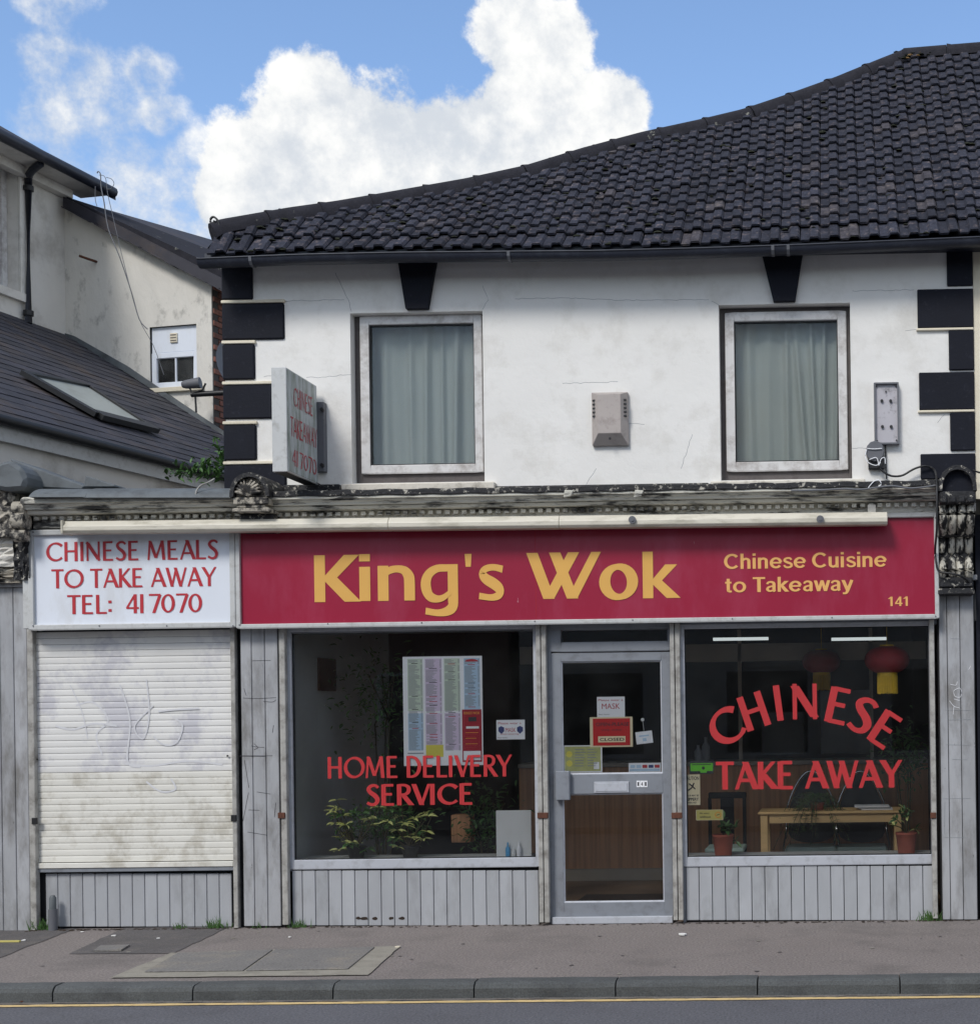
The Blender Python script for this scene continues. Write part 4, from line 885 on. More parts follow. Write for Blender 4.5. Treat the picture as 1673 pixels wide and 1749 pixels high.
# awning cassette
ac = thing('awning_housing', (X(800, 890, -.3), -.3, Z(800, 900, -.3)), 'long cream metal awning housing running above both fascia signs', 'awning')
def awz(px, y): return Z(px, y, -.34)
ax0, ax1 = X(107, 898, -.34), X(1515, 884, -.34)
joints = [107, 662, 954, 1515]
for a, b in zip(joints, joints[1:]):
    xa, xb = X(a, 890, -.34)+.0015, X(b, 890, -.34)-.0015; mb = MB()
    def sec(xw, px):
        f_ = (px-107)/1408; tl = Z(px, 889.5-f_*16, -.34); bl = Z(px, 911-f_*15.5, -.34)
        return [(xw, -.20, tl+.005), (xw, -.31, tl), (xw, -.345, tl-.045), (xw, -.345, bl+.022), (xw, -.325, bl), (xw, -.20, bl+.004)]
    A, B = sec(xa, a), sec(xb, b); n = 6; mb.mesh_(A+B, [(i, (i+1) % n, n+(i+1) % n, n+i) for i in range(n)]+[list(range(n))[::-1], list(range(n, 2*n))]); part('casing', mb, 'awning', ac, bev=.003)
for px, py in ((1079.5, 888), (1400, 887)):
    mb = MB(); p = P(px, py, -.35); mb.tube([p, p+Vector((0, -.015, 0))], .03, 12); mb.tube([p+Vector((0, -.015, 0)), p+Vector((0, -.022, 0))], .014, 8); part('crank_eye', mb, 'grey_plastic', ac)
q = RC(105, 889, 109, 911, -.352); mb = MB(); mb.box(ax0-.012, ax0+.006, -.35, -.19, awz(107, 911.5), awz(107, 889)); part('end_cap', mb, 'awning', ac, bev=.003)
for px in (1488,):
    q = RC(px-7, 862, px+7, 880, -.25); mb = MB(); mb.box(q[0], q[1], -.26, -.15, q[2], q[3]); part('bracket', mb, 'aluminium', ac, bev=.004)
# projecting box sign
sy0, sy1 = -.70, -.07; sxr = -4.244; sxl = -4.36; pn = on_plane(488, 715, (sxr, 0, 0), (1, 0, 0))
zt_ = on_plane(490, 627, (sxr, sy0, 0), (0, 1, 0)).z; zb_ = on_plane(490, 805.5, (sxr, sy0, 0), (0, 1, 0)).z
ps = thing('projecting_sign', (sxr, -.05, zb_), 'weathered white box sign jutting from the wall with faded red lettering', 'sign')
mb = MB(); mb.box(sxl, sxr, sy0, sy1, zb_, zt_); part('box', mb, 'sign_frame', ps, bev=.004)
mb = MB(); mb.box(sxr, sxr+.004, sy0+.012, sy1-.012, zb_+.012, zt_-.012); part('face', mb, 'sign_old', ps)
mb = MB(); mb.box(sxl+.012, sxr-.012, sy0+.02, sy1-.01, zb_-.004, zb_+.01); part('underside', mb, 'black_plastic', ps)
hh = zt_-zb_
for txt, f0, f1, a0, a1 in (('CHINESE', .66, .85, .13, .52), ('TAKEAWAY', .36, .55, .06, .60), ('417070', .08, .24, .08, .58)):
    mb = MB(); letters(mb, txt, (sxr+.006, sy0+a0, zb_+hh*f0), (0, 1, 0), (0, 0, 1), (1, 0, 0), a1-a0, hh*(f1-f0), bold=.9); part('lettering', mb, 'faded_red', ps)
q = RC(545, 687, 555, 806, -.05); mb = MB(); mb.box(sxr-.03, q[1], -.07, -.002, q[2], q[3]); part('wall_bracket', mb, 'grey_plastic', ps, bev=.004)
for yy in (700, 795): mb = MB(); p = P(551, yy, -.07); mb.tube([p, p+Vector((0, -.025, 0))], .016, 8); part('bolt', mb, 'black_plastic', ps)
# ---------------- roller shutter
q = RC(56, 1072, 400, 1488, -.06)
rsh = thing('roller_shutter', ((q[0]+q[1])/2, -.04, q[2]), 'closed cream painted roller shutter with faint graffiti below the white sign', 'shutter')
mb = MB(); mb.box(X(60, 1280, -.03), X(396, 1280, -.03), .0, .02, Z(228, 1484, -.03), Z(228, 1070, -.03)); part('backing', mb, 'dark_gap', rsh)
ns = 36; xa, xb = X(60.5, 1280, -.03), X(395.5, 1280, -.03); zT, zB = Z(228, 1077, -.03), Z(228, 1472, -.03); hs = (zT-zB)/ns; meshes = []
for m_ in ('shutter', 'shutter_cream'):
    mb = MB(); n = 5; pr_ = [(-.003, 0), (-.007, .05), (-.008, .3), (-.008, .7), (-.006, .94), (-.001, .985)]
    for (y0, t0), (y1, t1) in zip(pr_, pr_[1:]): mb.poly([(0, y0, t0*hs), (xb-xa, y0, t0*hs), (xb-xa, y1, t1*hs), (0, y1, t1*hs)])
    mb.poly([(0, y, t*hs) for y, t in pr_]); mb.poly([(xb-xa, y, t*hs) for y, t in pr_][::-1]); meshes.append(mb.mesh('slat', m_))
for i in range(ns): inst('slat', meshes[1 if R.random() < (17-i)/8 else 0], rsh, T(xa, -.0+R.uniform(-.001, .001), zB+i*hs))
gf = MB()
def ribbon(pxs, w_):
    pts = cr([P(x, y, -.0092-.0004*(len(gf.f) % 17)) for x, y in pxs], 6)
    for i in range(len(pts)-1):
        d_ = (pts[i+1]-pts[i]).normalized(); nn_ = Vector((-d_.z, 0, d_.x))*w_*.6; lift_ = Vector((0, -.00004*(i % 6), 0)); gf.poly([pts[i]-nn_+lift_, pts[i+1]-nn_+lift_, pts[i+1]+nn_+lift_, pts[i]+nn_+lift_])
for c_, w_ in (([(130, 1205), (160, 1200), (185, 1230), (165, 1255), (175, 1290)], .012), ([(205, 1170), (222, 1230), (218, 1300), (240, 1310)], .012), ([(250, 1160), (255, 1220), (245, 1262), (230, 1240), (262, 1205)], .01), ([(270, 1215), (300, 1212), (340, 1210)], .012), ([(262, 1258), (280, 1272), (302, 1268), (312, 1240), (300, 1228)], .011), ([(95, 1240), (125, 1246), (160, 1236), (200, 1240)], .014), ([(215, 1305), (260, 1308), (320, 1300), (380, 1306)], .013), ([(250, 1335), (275, 1352), (300, 1348), (292, 1330)], .012), ([(120, 1170), (140, 1215), (150, 1262)], .008)): ribbon(c_, w_)
part('graffiti', gf, 'graffiti', rsh, kind='stuff')
q = RC(62, 1473, 397, 1482, -.03); mb = MB(); mb.box(xa, xb, -.03, .0, q[2], q[3]); part('bottom_bar', mb, 'shutter_cream', rsh, bev=.004)
q = RC(62, 1482, 397, 1489, -.03); mb = MB(); mb.box(xa, xb, -.02, .02, q[2], q[3]); part('bottom_bar', mb, 'frame_grey', rsh, bev=.004)
for (a, b, c, d) in ((49, 59.5, 1072, 1590), (396, 403.5, 1070, 1584)):
    q = RC(a, c, b, d, -.06); mb = MB(); mb.box(q[0], q[1], -.06, .0, .003, q[3]); part('guide_rail', mb, 'aluminium', rsh, bev=.004)
for x_, y_ in ((57, 1403), (397, 1398)): q = RC(x_-3, y_-6, x_+6, y_+5, -.075); mb = MB(); mb.box(q[0], q[1], -.075, -.055, q[2], q[3]); part('lock', mb, 'black_plastic', rsh, bev=.003)
for x_, y_ in ((64, 1297), (389, 1291)): p = P(x_, y_, -.02); mb = MB(); mb.tube([p, p+Vector((0, -.008, 0))], .008, 8); part('bolt', mb, 'black_plastic', rsh)
# ---------------- alarm box
q = RC(1008, 667, 1070, 758, -.1); al = thing('alarm_box', ((q[0]+q[1])/2, -.0, q[2]), 'beige louvred burglar alarm box on the white wall between the upstairs windows', 'alarm box')
a0, a1, b0, b1 = q; mb = MB(); sx_ = .075; f0, f1, g0, g1 = a0+sx_*.8, a1-sx_*.65, b0+.085, b1-.03
bk = [(a0, -.035, b0), (a1, -.035, b0), (a1, -.035, b1), (a0, -.035, b1)]; fr_ = [(f0, -.11, g0), (f1, -.11, g0), (f1, -.11, g1), (f0, -.11, g1)]; ba = [(x_, -.001, z_) for x_, y_, z_ in bk]
mb.hexa(fr_, bk); mb.hexa(bk, ba); part('cover', mb, 'alarm', al, bev=.003)
for sd_ in (0, 1):
    mb = MB()
    for k_ in range(5):
        z_ = g1-.05-k_*.032; xo = (a0+f0)/2 if sd_ == 0 else (a1+f1)/2
        mb.hexa([(xo-.018, -.079, z_), (xo+.018, -.079, z_+.002), (xo+.018, -.079, z_+.015), (xo-.018, -.079, z_+.013)], [(xo-.018, -.06, z_), (xo+.018, -.06, z_), (xo+.018, -.06, z_+.015), (xo-.018, -.06, z_+.013)])
    part('louvre', mb, 'black_plastic', al)
p = Vector(((f0+f1)/2, -.085, b0+.045)); mb = MB(); mb.tube([p, p+Vector((0, -.012, 0))], .01, 8); part('screw', mb, 'black_plastic', al)
# ---------------- old light fitting tray + junction box
q = RC(1492, 653, 1534.5, 758.5, -.06); lf = thing('light_fitting', ((q[0]+q[1])/2, 0, q[2]), 'empty rectangular metal light tray with four bolts beside the right upstairs window', 'light fitting')
mb = MB(); mb.box(q[0], q[1], -.035, -.001, q[2], q[3]); part('tray', mb, 'fitting', lf); mb = MB(); frame_rect(mb, q[0], q[1], q[2], q[3], .014, -.06, -.034); part('rim', mb, 'grey_plastic', lf, bev=.002)
for x_, y_ in ((1505, 685), (1520, 685), (1506, 729), (1521, 729)): p = P(x_, y_, -.036); mb = MB(); mb.tube([p, p+Vector((0, -.015, 0))], .0125, 8); part('bolt', mb, 'black_plastic', lf)
for x_, y_ in ((1496, 660), (1529, 660), (1497, 753), (1530, 752), (1512, 669)): p = P(x_, y_, -.036); mb = MB(); mb.tube([p, p+Vector((0, -.012, 0))], .006, 6); part('screw', mb, 'black_plastic', lf)
q = RC(1478, 756, 1509, 790, -.06); jb = thing('junction_box', ((q[0]+q[1])/2, 0, q[2]), 'black and grey cable junction box hanging under the empty light tray', 'junction box')
mb = MB(); n = 12; cx_, cz_ = (q[0]+q[1])/2, (q[2]+q[3])/2+.01
pts = [(cx_+.075*math.cos(2*math.pi*i/n), -.075, cz_+.085*math.sin(2*math.pi*i/n)) for i in range(n)]; mb.prism(pts, (0, .07, 0)); part('lid', mb, 'grey_plastic', jb, bev=.006)
mb = MB(); a = RC(1482, 780, 1510, 801, -.05); mb.box(a[0], a[1], -.05, -.001, a[2], a[3]); part('box', mb, 'black_plastic', jb, bev=.006)
mb = MB()
for s_ in ([(1479, 768), (1477, 780), (1482, 790), (1495, 795), (1503, 790)], [(1480, 766), (1492, 767), (1505, 766)], [(1484, 785), (1496, 782), (1500, 795)], [(1500, 795), (1504, 784), (1510, 782), (1511, 792)]): mb.tube(cr([P(x, y, -.085) for x, y in s_], 4), .004, 5)
part('loose_wire', mb, 'paper', jb)
def cable(pxs, r, m, label, Y=-.06, cat='cable', name='cable', group=None):
    mb = MB(); pts = [P(p[0], p[1], p[2] if len(p) > 2 else Y) for p in pxs]; mb.tube(cr(pts, 5), r, 6); return single(name, mb, m, label, cat, group)
cable([(1499, 797), (1508, 806), (1522, 813), (1540, 812), (1560, 801), (1578, 796), (1592, 800), (1598, 812, -.3), (1599, 840, -.42), (1599, 900, -.42), (1596, 940, -.2), (1598, 962, -.2), (1603, 976, -.2), (1620, 979, -.22), (1640, 984, -.22), (1655, 996, -.15), (1663, 1015, -.12), (1665, 1060, -.12)], .009, 'black_plastic', 'thick black cable looping from the junction box down over the right stone bracket')
cable([(1511, 757), (1512, 790), (1513, 818)], .006, 'black_plastic', 'thin black cable running straight down from the empty light tray', -.02)
cable([(1660, 803, -.1), (1668, 806, -.1), (1690, 812, -.1)], .008, 'black_plastic', 'short black cable leaving the picture above the right stone bracket')
cable([(1498, 832, -.36), (1504, 827, -.36), (1500, 820, -.36), (1492, 822, -.36), (1486, 828, -.36), (1480, 836, -.36)], .004, 'paper', 'loose white wire end curled on the cornice below the junction box')
cable([(1350, 838, -.37), (1400, 837, -.37), (1440, 835, -.37), (1470, 836, -.37), (1520, 830, -.37), (1555, 834, -.37), (1598, 829, -.37)], .008, 'grey_plastic', 'grey cable lying along the cornice below the right upstairs window')
cable([(543, 826, -.1), (555, 832, -.2), (572, 840, -.3), (582, 844, -.36)], .005, 'black_plastic', 'thin black wire trailing from the foot of the projecting sign')
cable([(366, 818, -.2), (358, 823, -.3), (350, 826, -.34), (342, 830, -.36), (336, 838, -.37), (334, 848, -.37)], .007, 'aluminium', 'pale bent cable on the lead flashing left of the stone bracket')

# ================================================================== WINDOW LETTERING, NOTICES
YG = .0262-.0015
def vinyl(mb, txt, x0, x1, y0, y1, bold=1.12):
    a = RC(x0, y0, x1, y1, YG); letters(mb, txt, (a[0], YG, a[2]), (1, 0, 0), (0, 0, 1), (0, -1, 0), a[1]-a[0], a[3]-a[2], bold=bold)
mb = MB(); vinyl(mb, 'HOME DELIVERY', 559, 870, 1291, 1328); part('lettering', mb, 'vinyl_red', wl); mb = MB(); vinyl(mb, 'SERVICE', 625, 807, 1339, 1375, 1.25); part('lettering', mb, 'vinyl_red', wl)
mb = MB(); vinyl(mb, 'TAKE AWAY', 1222, 1534, 1300, 1347, 1.3); part('lettering', mb, 'vinyl_red', wr)
for ch, cx_, cy_, rot, gw in (('C', 283, 612, 30, 175), ('H', 437, 527, 18, 138), ('I', 572, 482, 7, 40), ('N', 717, 474, 0, 140), ('E', 897, 497, -13, 118), ('S', 1027, 547, -24, 125), ('E', 1153, 626, -34, 118)):
    px, py = ww(cx_, cy_); c = P(px, py, YG); s1 = 1/3.199/210; w_ = gw*s1; h_ = 195*s1; a = math.radians(rot); ux = Vector((math.cos(a), 0, math.sin(a))); uz = Vector((-math.sin(a), 0, math.cos(a)))
    mb = MB(); letters(mb, ch, c-ux*w_*.5-uz*h_*.5, ux, uz, (0, -1, 0), w_, h_, bold=1.25); part('letter', mb, 'vinyl_red', wr)
def sheet(name, x0, y0, x1, y1, label, Y=.04, m='paper', cat='notice', rot=0, th=.0015):
    a = RC(x0, y0, x1, y1, Y); t = thing(name, ((a[0]+a[1])/2, Y, a[2]), label, cat); mb = MB(); mb.box(a[0], a[1], Y, Y+th, a[2], a[3]); part('sheet', mb, m, t); 
    if rot: t.rotation_euler.y = math.radians(rot)
    return t, a
def rq(mb, a, u0, v0, u1, v1, Y, mi=0):
    """rect in sheet fractions, v from the top"""
    x = lambda u: a[0]+(a[1]-a[0])*u
    z = lambda v: a[3]-(a[3]-a[2])*v
    mb.poly([(x(u0), Y, z(v1)), (x(u1), Y, z(v1)), (x(u1), Y, z(v0)), (x(u0), Y, z(v0))], mi)
# menu poster
YP = .0335+.003
mt, a = sheet('menu_poster', 688.5, 1121, 824, 1307.5, 'large white takeaway menu of four coloured columns taped in the left shop window', YP, cat='menu')
mb = MB(); pm = ['print_green', 'print_lilac', 'print_cream', 'print_blue', 'print_yellow', 'print_maroon', 'ink_grey', 'ink_dark', 'print_orange', 'letter_red', 'paper']
cols = [(.06, .25), (.28, .49), (.52, .72), (.77, .97)]
for (u0, u1), m_, v1 in zip(cols, (0, 1, 0, 3), (.5, .5, .5, .5)): rq(mb, a, u0, .02, u1, v1, YP-.0006, m_)
for (u0, u1), m_ in zip(cols[:3], (3, 1, 1)): rq(mb, a, u0, .52, u1, .86, YP-.0006, m_)
rr = random.Random(3)
for ci, (u0, u1) in enumerate(cols):
    v = .03
    while v < (.48 if ci == 3 else (.86 if ci != 1 else .8)):
        if rr.random() < .1: rq(mb, a, u0+.05, v, u1-.06, v+.006, YP-.0012, 9 if rr.random() < .5 else 7); v += .016; continue
        rq(mb, a, u0+.01, v, u0+.01+rr.uniform(.08, .15), v+.0045, YP-.0012, 6); rq(mb, a, u1-.025, v, u1-.005, v+.0045, YP-.0012, 6); v += .0095
rq(mb, a, .28, .81, .5, .92, YP-.0012, 4); rq(mb, a, .74, .49, .985, .97, YP-.0012, 5); rq(mb, a, .755, .87, .97, .955, YP-.0018, 10)
for i in range(9): rq(mb, a, .78, .70+i*.017, .95-rr.uniform(0, .06), .705+i*.017, YP-.0018, 9 if i % 3 else 8)
rq(mb, a, .79, .645, .95, .665, YP-.0018, 10); rq(mb, a, .82, .56, .92, .6, YP-.0018, 7); rq(mb, a, .05, .88, .25, .89, YP-.0012, 6)
font_text(mb, "KING'S WOK", a[0]+(a[1]-a[0])*.765, a[0]+(a[1]-a[0])*.965, a[3]-(a[3]-a[2])*.535, a[3]-(a[3]-a[2])*.51, YP-.0018, .02, 8)
cxp = a[0]+(a[1]-a[0])*.87; czp = a[3]-(a[3]-a[2])*.052; mb.poly([(cxp+.055*math.cos(t_*math.pi/10), YP-.0018, czp+.022*math.sin(t_*math.pi/10)) for t_ in range(11)], 9); part('print', mb, pm, mt)
# mask note on left window
mt, a = sheet('mask_notice', 847.5, 1229.5, 896, 1263, 'small white handwritten note with two dark blue masks beside the menu poster', YP)
mb = MB(); font_text(mb, 'Please wear a', a[0]+.015, a[1]-.03, a[3]-.036, a[3]-.018, YP-.001, 0, 1); font_text(mb, 'MASK', a[0]+.075, a[1]-.075, a[3]-.1, a[3]-.065, YP-.001, 0, 1); font_text(mb, 'when entering', a[0]+.03, a[1]-.05, a[2]+.035, a[2]+.052, YP-.001, 0, 1); font_text(mb, 'Many thanks', a[0]+.012, a[0]+.09, a[2]+.008, a[2]+.02, YP-.001, 0, 0)
for c in (a[0]+.04, a[1]-.04):
    z_ = (a[2]+a[3])/2-.0; mb.poly([(c+dx, YP-.001, z_+dz_) for dx, dz_ in ((0, -.035), (.024, -.012), (.024, .018), (0, .03), (-.024, .018), (-.024, -.012))], 2)
part('print', mb, ['ink_dark', 'letter_red', 'ink_blue'], mt)
# notices on the door glass (inside)
YD = Yd+.0255+.003
mt, a = sheet('mask_notice', 1019, 1190, 1066.5, 1226, 'white handwritten MASK note at the top of the door glass', YD)
mb = MB(); font_text(mb, 'Please wear a', a[0]+.012, a[1]-.015, a[3]-.036, a[3]-.018, YD-.001, 0, 1); font_text(mb, 'MASK', a[0]+.04, a[1]-.04, a[3]-.1, a[3]-.055, YD-.001, 0, 1); font_text(mb, 'Many thanks', a[0]+.012, a[0]+.1, a[2]+.022, a[2]+.034, YD-.001, 0, 0); part('print', mb, ['ink_dark', 'letter_red'], mt)
YD2 = YD-.0024
mt, a = sheet('closed_sign', 1007, 1224.5, 1080, 1276, 'red card with cream border and a closed strip hanging in the door glass', YD2, 'print_cream', 'sign')
mb = MB(); rq(mb, a, .07, .05, .94, .95, YD2-.0006, 0); rq(mb, a, .19, .64, .83, .84, YD2-.0012, 1); font_text(mb, 'OPEN-PLEASE', a[0]+.05, a[1]-.03, a[3]-.075, a[3]-.045, YD2-.0012, .01, 2); font_text(mb, 'WE ARE', a[0]+.09, a[1]-.09, a[3]-.115, a[3]-.1, YD2-.0012, 0, 2); font_text(mb, 'CLOSED', a[0]+.08, a[1]-.07, a[2]+.05, a[2]+.075, YD2-.0018, .02, 2); part('print', mb, ['print_red', 'print_cream', 'ink_dark'], mt)
mt, a = sheet('drinks_notice', 961.5, 1273, 1028, 1319.5, 'olive and white leaflet with two lemon slices in the lower left of the door glass', YD)
mb = MB(); rq(mb, a, .04, .04, .96, .95, YD-.0006, 0)
for v in (.32, .66): mb.poly([(a[0]+.05+.026*math.cos(t_*.45), YD-.0012, a[3]-(a[3]-a[2])*v+.026*math.sin(t_*.45)) for t_ in range(14)], 1)
for i in range(7): rq(mb, a, .3, .14+i*.1, .3+rr.uniform(.2, .3), .17+i*.1, YD-.0012, 2); rq(mb, a, .62, .14+i*.1, .62+rr.uniform(.15, .28), .17+i*.1, YD-.0012, 2)
rq(mb, a, .78, .62, .92, .88, YD-.0012, 3)
part('print', mb, ['print_olive', 'print_yellow', 'ink_grey', 'paper'], mt)
mt, a = sheet('door_tag', 1086.5, 1249, 1115, 1270, 'small white hanging tag with blue print right of the red card', YD, rot=-6)
mb = MB(); rq(mb, a, .2, .3, .8, .42, YD-.0006, 0); rq(mb, a, .4, .55, .62, .8, YD-.0006, 0); part('print', mb, ['print_blue'], mt)
p = P(1101, 1229, YD); mb = MB(); mb.tube([p, p+Vector((0, .01, 0))], .014, 10); mb.tube([p+Vector((0, .004, 0)), p+Vector((0, .004, -.09))], .002, 5); part('suction_hook', mb, 'white_plastic', mt)
mt, a = sheet('card_sticker', 1073, 1303, 1128, 1318.5, 'narrow blue and white payment cards sticker at the bottom right of the door glass', YD, cat='sticker')
mb = MB(); rq(mb, a, .03, .65, .97, .9, YD-.0006, 0)
for i, m_ in enumerate((0, 0, 2, 1, 2)): rq(mb, a, .05+i*.19, .22, .05+i*.19+.15, .55, YD-.0006, m_)
part('print', mb, ['print_blue', 'ink_blue', 'letter_red'], mt)
# stickers in right window
mt, a = sheet('hygiene_sticker', 1176.5, 1299, 1218, 1321.5, 'black and lime green rating sticker at the left edge of the right window', YP, 'ink_dark', 'sticker')
mb = MB(); rq(mb, a, .05, .2, .97, .8, YP-.0006, 0); rq(mb, a, .45, .8, .72, .92, YP-.0006, 0); rq(mb, a, .12, .28, .9, .34, YP-.0012, 1); mb.poly([(a[0]+(a[1]-a[0])*.58+.013*math.cos(t_*.5), YP-.0012, (a[2]+a[3])/2-.008+.013*math.sin(t_*.5)) for t_ in range(13)], 1); part('print', mb, ['print_lime', 'ink_dark'], mt)
mt, a = sheet('caution_notice', 1166, 1323, 1195, 1375, 'grey caution slippery floor notice under the lime green sticker', YP, 'print_cream')
mb = MB(); font_text(mb, 'CAUTION', a[0]+.012, a[1]-.008, a[3]-.045, a[3]-.015, YP-.0006, .02); font_text(mb, 'FLOOR MAY BE', a[0]+.012, a[1]-.012, a[2]+.07, a[2]+.085, YP-.0006, .02); font_text(mb, 'SLIPPERY', a[0]+.012, a[1]-.012, a[2]+.035, a[2]+.06, YP-.0006, .03); font_text(mb, 'WHEN WET', a[0]+.03, a[1]-.03, a[2]+.012, a[2]+.026, YP-.0006, .02)
mb.tube([(a[0]+.04, YP-.002, a[2]+.12), (a[0]+.07, YP-.002, a[2]+.14), (a[0]+.09, YP-.002, a[2]+.18)], .005, 5); mb.tube([(a[0]+.05, YP-.002, a[2]+.175), (a[0]+.075, YP-.002, a[2]+.155), (a[0]+.1, YP-.002, a[2]+.13)], .005, 5); part('print', mb, ['ink_dark'], mt)
mt, a = sheet('yellow_sticker', 1188, 1383, 1234, 1401, 'yellow no smoking style sticker low in the right window above a plant pot', YP, 'print_cream', 'sticker')
mt['label'] = 'pale yellow sticker with a round emblem low in the right window'
mb = MB(); rq(mb, a, .02, .04, .98, .96, YP-.0004, 0); font_text(mb, 'No entry', a[0]+.03, a[0]+.11, (a[2]+a[3])/2+.005, a[3]-.022, YP-.001, .02, 1); font_text(mb, 'without', a[0]+.03, a[0]+.12, a[2]+.02, a[2]+.038, YP-.001, .02, 1); c = Vector((a[1]-.04, YP-.001, (a[2]+a[3])/2)); mb.poly([c+Vector((.026*math.cos(t_*.45), 0, .026*math.sin(t_*.45))) for t_ in range(14)], 2); mb.poly([c+Vector((.019*math.cos(t_*.45), -.0005, .019*math.sin(t_*.45))) for t_ in range(14)], 0); mb.poly([c+Vector((x_, -.001, z_)) for x_, z_ in ((-.014, -.006), (.014, .002), (.014, .008), (-.014, .0))], 1)
part('print', mb, ['lime_yellow', 'ink_dark', 'print_orange'], mt)

# ================================================================== INTERIOR THINGS
YCt = 2.62
ctx0, ctx1 = X(955, 1400, YCt)-.4, BX1-.26
ct = thing('counter', ((ctx0+ctx1)/2, YCt, .035), 'brown wood grain panelled serving counter with pale skirting behind the door', 'counter')
zc = Z(1300, 1307, YCt); mb = MB(); mb.box(ctx0, ctx1, YCt, YCt+.5, .16, zc); part('panel', mb, 'counter_wood', ct)
mb = MB(); mb.box(ctx0, ctx1, YCt-.05, YCt+.55, zc+.002, zc+.045); part('worktop', mb, 'counter_trim', ct, bev=.005)
mb = MB(); mb.box(ctx0, ctx1, YCt-.015, YCt+.4, .036, .158); part('skirting', mb, 'counter_trim', ct, bev=.005)
for px in (1263, 1487): q = RC(px-3, 1080, px+3, 1300, YCt+.1); mb = MB(); mb.box(q[0], q[1], YCt+.1, YCt+.14, zc+.046, 2.7); part('post', mb, 'counter_trim', ct)
q = RC(1168, 1098, 1590, 1128, 2.75); mb = MB(); mb.box(ctx0, ctx1, 2.72, 2.8, q[2], q[3]); part('bulkhead', mb, 'counter_trim', ct)
for px, py, h_, l_ in ((1192, 1292, .16, 'shorter dim bottle on the counter above the lime green sticker'), (1205, 1292, .24, 'taller dim bottle on the counter above the lime green sticker')):
    b_ = Vector((X(px, py, YCt+.15), YCt+.15, zc+.046)); mb = MB(); mb.lathe(b_, [(.04, 0), (.042, h_*.6), (.018, h_*.8), (.016, h_)], 12); single('sauce_bottle', mb, 'ink_grey', l_, 'bottle')
for k_, (px, w_) in enumerate(((1300, .5), (1400, .6))):
    b_ = X(px, 1200, 5.3); mb = MB(); mb.box(b_, b_+w_, 5.25, 5.58, 1.2, 1.2+.25*(k_+2)); single('store_cupboard', mb, 'room_wall', ('lower', 'taller')[k_]+' pale cupboard against the dark back wall seen behind the counter', 'cupboard', bev=.01)
mb = MB(); a = G(985, 1560, .035); mb.box(X(968, 1530, .6), X(1160, 1530, .6), .45, 1.5, .037, .047); single('door_mat', mb, 'black_plastic', 'black mat on the floor just inside the door', 'mat')
# table
tY0, tY1 = 1.15, 1.6
q = RC(1294, 1386, 1543, 1407, tY0); tb_ = thing('table', ((q[0]+q[1])/2, (tY0+tY1)/2, .035), 'light pine table inside the right window', 'table')
mb = MB(); mb.box(q[0], q[1], tY0-.02, tY1+.02, q[3]-.022, q[3]+.003); part('table_top', mb, 'pine', tb_, bev=.006); mb = MB(); mb.box(q[0]+.1, q[1]-.1, tY0+.01, tY0+.03, q[3]-.1, q[3]-.0225); part('apron', mb, 'pine', tb_)
for x_ in (q[0]+.02, q[1]-.09):
    for y_ in (tY0, tY1-.065): mb = MB(); mb.box(x_, x_+.065, y_, y_+.065, .036, q[3]-.0225); part('leg', mb, 'pine', tb_, bev=.004)
mb = MB(); 
for i in range(3): z_ = q[3]+.004+i*.012; dx_ = i*.03; mb.box(X(1470, 1380, 1.3)-dx_, X(1523, 1380, 1.3)-dx_*.5, 1.22, 1.45, z_, z_+.01, i % 2)
single('newspapers', mb, ['paper', 'ink_grey'], 'small pile of folded newspapers on the pine table', 'newspaper')
# tubular chairs with rounded black backs
def tub_chair(px, label, prx):
    Yc = 1.95; cx_ = X(px, 1400, Yc); t = thing('visitor_chair', (cx_, Yc, .035), label, 'chair', 'chrome tube chairs behind the pine table'); zt_ = Z(px, 1320, Yc); zs = Z(px, 1449, 1.75); hw = .24; zm = Z(px, 1420, Yc)
    pts = [(cx_-hw-.02, Yc-.25, .04), (cx_-hw-.02, Yc-.2, zs), (cx_-hw, Yc, zm), (cx_-hw*.95, Yc+.02, zt_-.33), (cx_-hw*.6, Yc+.04, zt_-.12), (cx_-hw*.2, Yc+.05, zt_), (cx_+hw*.2, Yc+.05, zt_), (cx_+hw*.6, Yc+.04, zt_-.12), (cx_+hw*.95, Yc+.02, zt_-.33), (cx_+hw, Yc, zm), (cx_+hw+.02, Yc-.2, zs), (cx_+hw+.02, Yc-.25, .04)]
    mb = MB(); mb.tube(cr([Vector(p) for p in pts], 4), .011, 7); part('frame', mb, 'chrome', t)
    mb = MB(); out = cr([Vector(p)*1 for p in pts[2:10]], 4); out = [Vector((cx_+(p.x-cx_)*.93, p.y, p.z-.015)) for p in out]; low = [Vector((cx_+hw*.9*math.cos(a_), Yc, zm-.02-.09*math.sin(a_))) for a_ in [math.pi*i/8 for i in range(9)]]
    mb.prism([p for p in out]+low, (0, .02, 0)); part('backrest', mb, 'black_wood', t)
    mb = MB(); mb.box(cx_-.24, cx_+.24, 1.55, 1.95, zs-.035, zs+.03); part('seat', mb, 'seat_green', t, bev=.025)
    return t
tub_chair(1385, 'chrome tube chair with green seat behind the trailing fern', 0); tub_chair(1470, 'chrome tube chair with green seat behind the newspapers', 0)
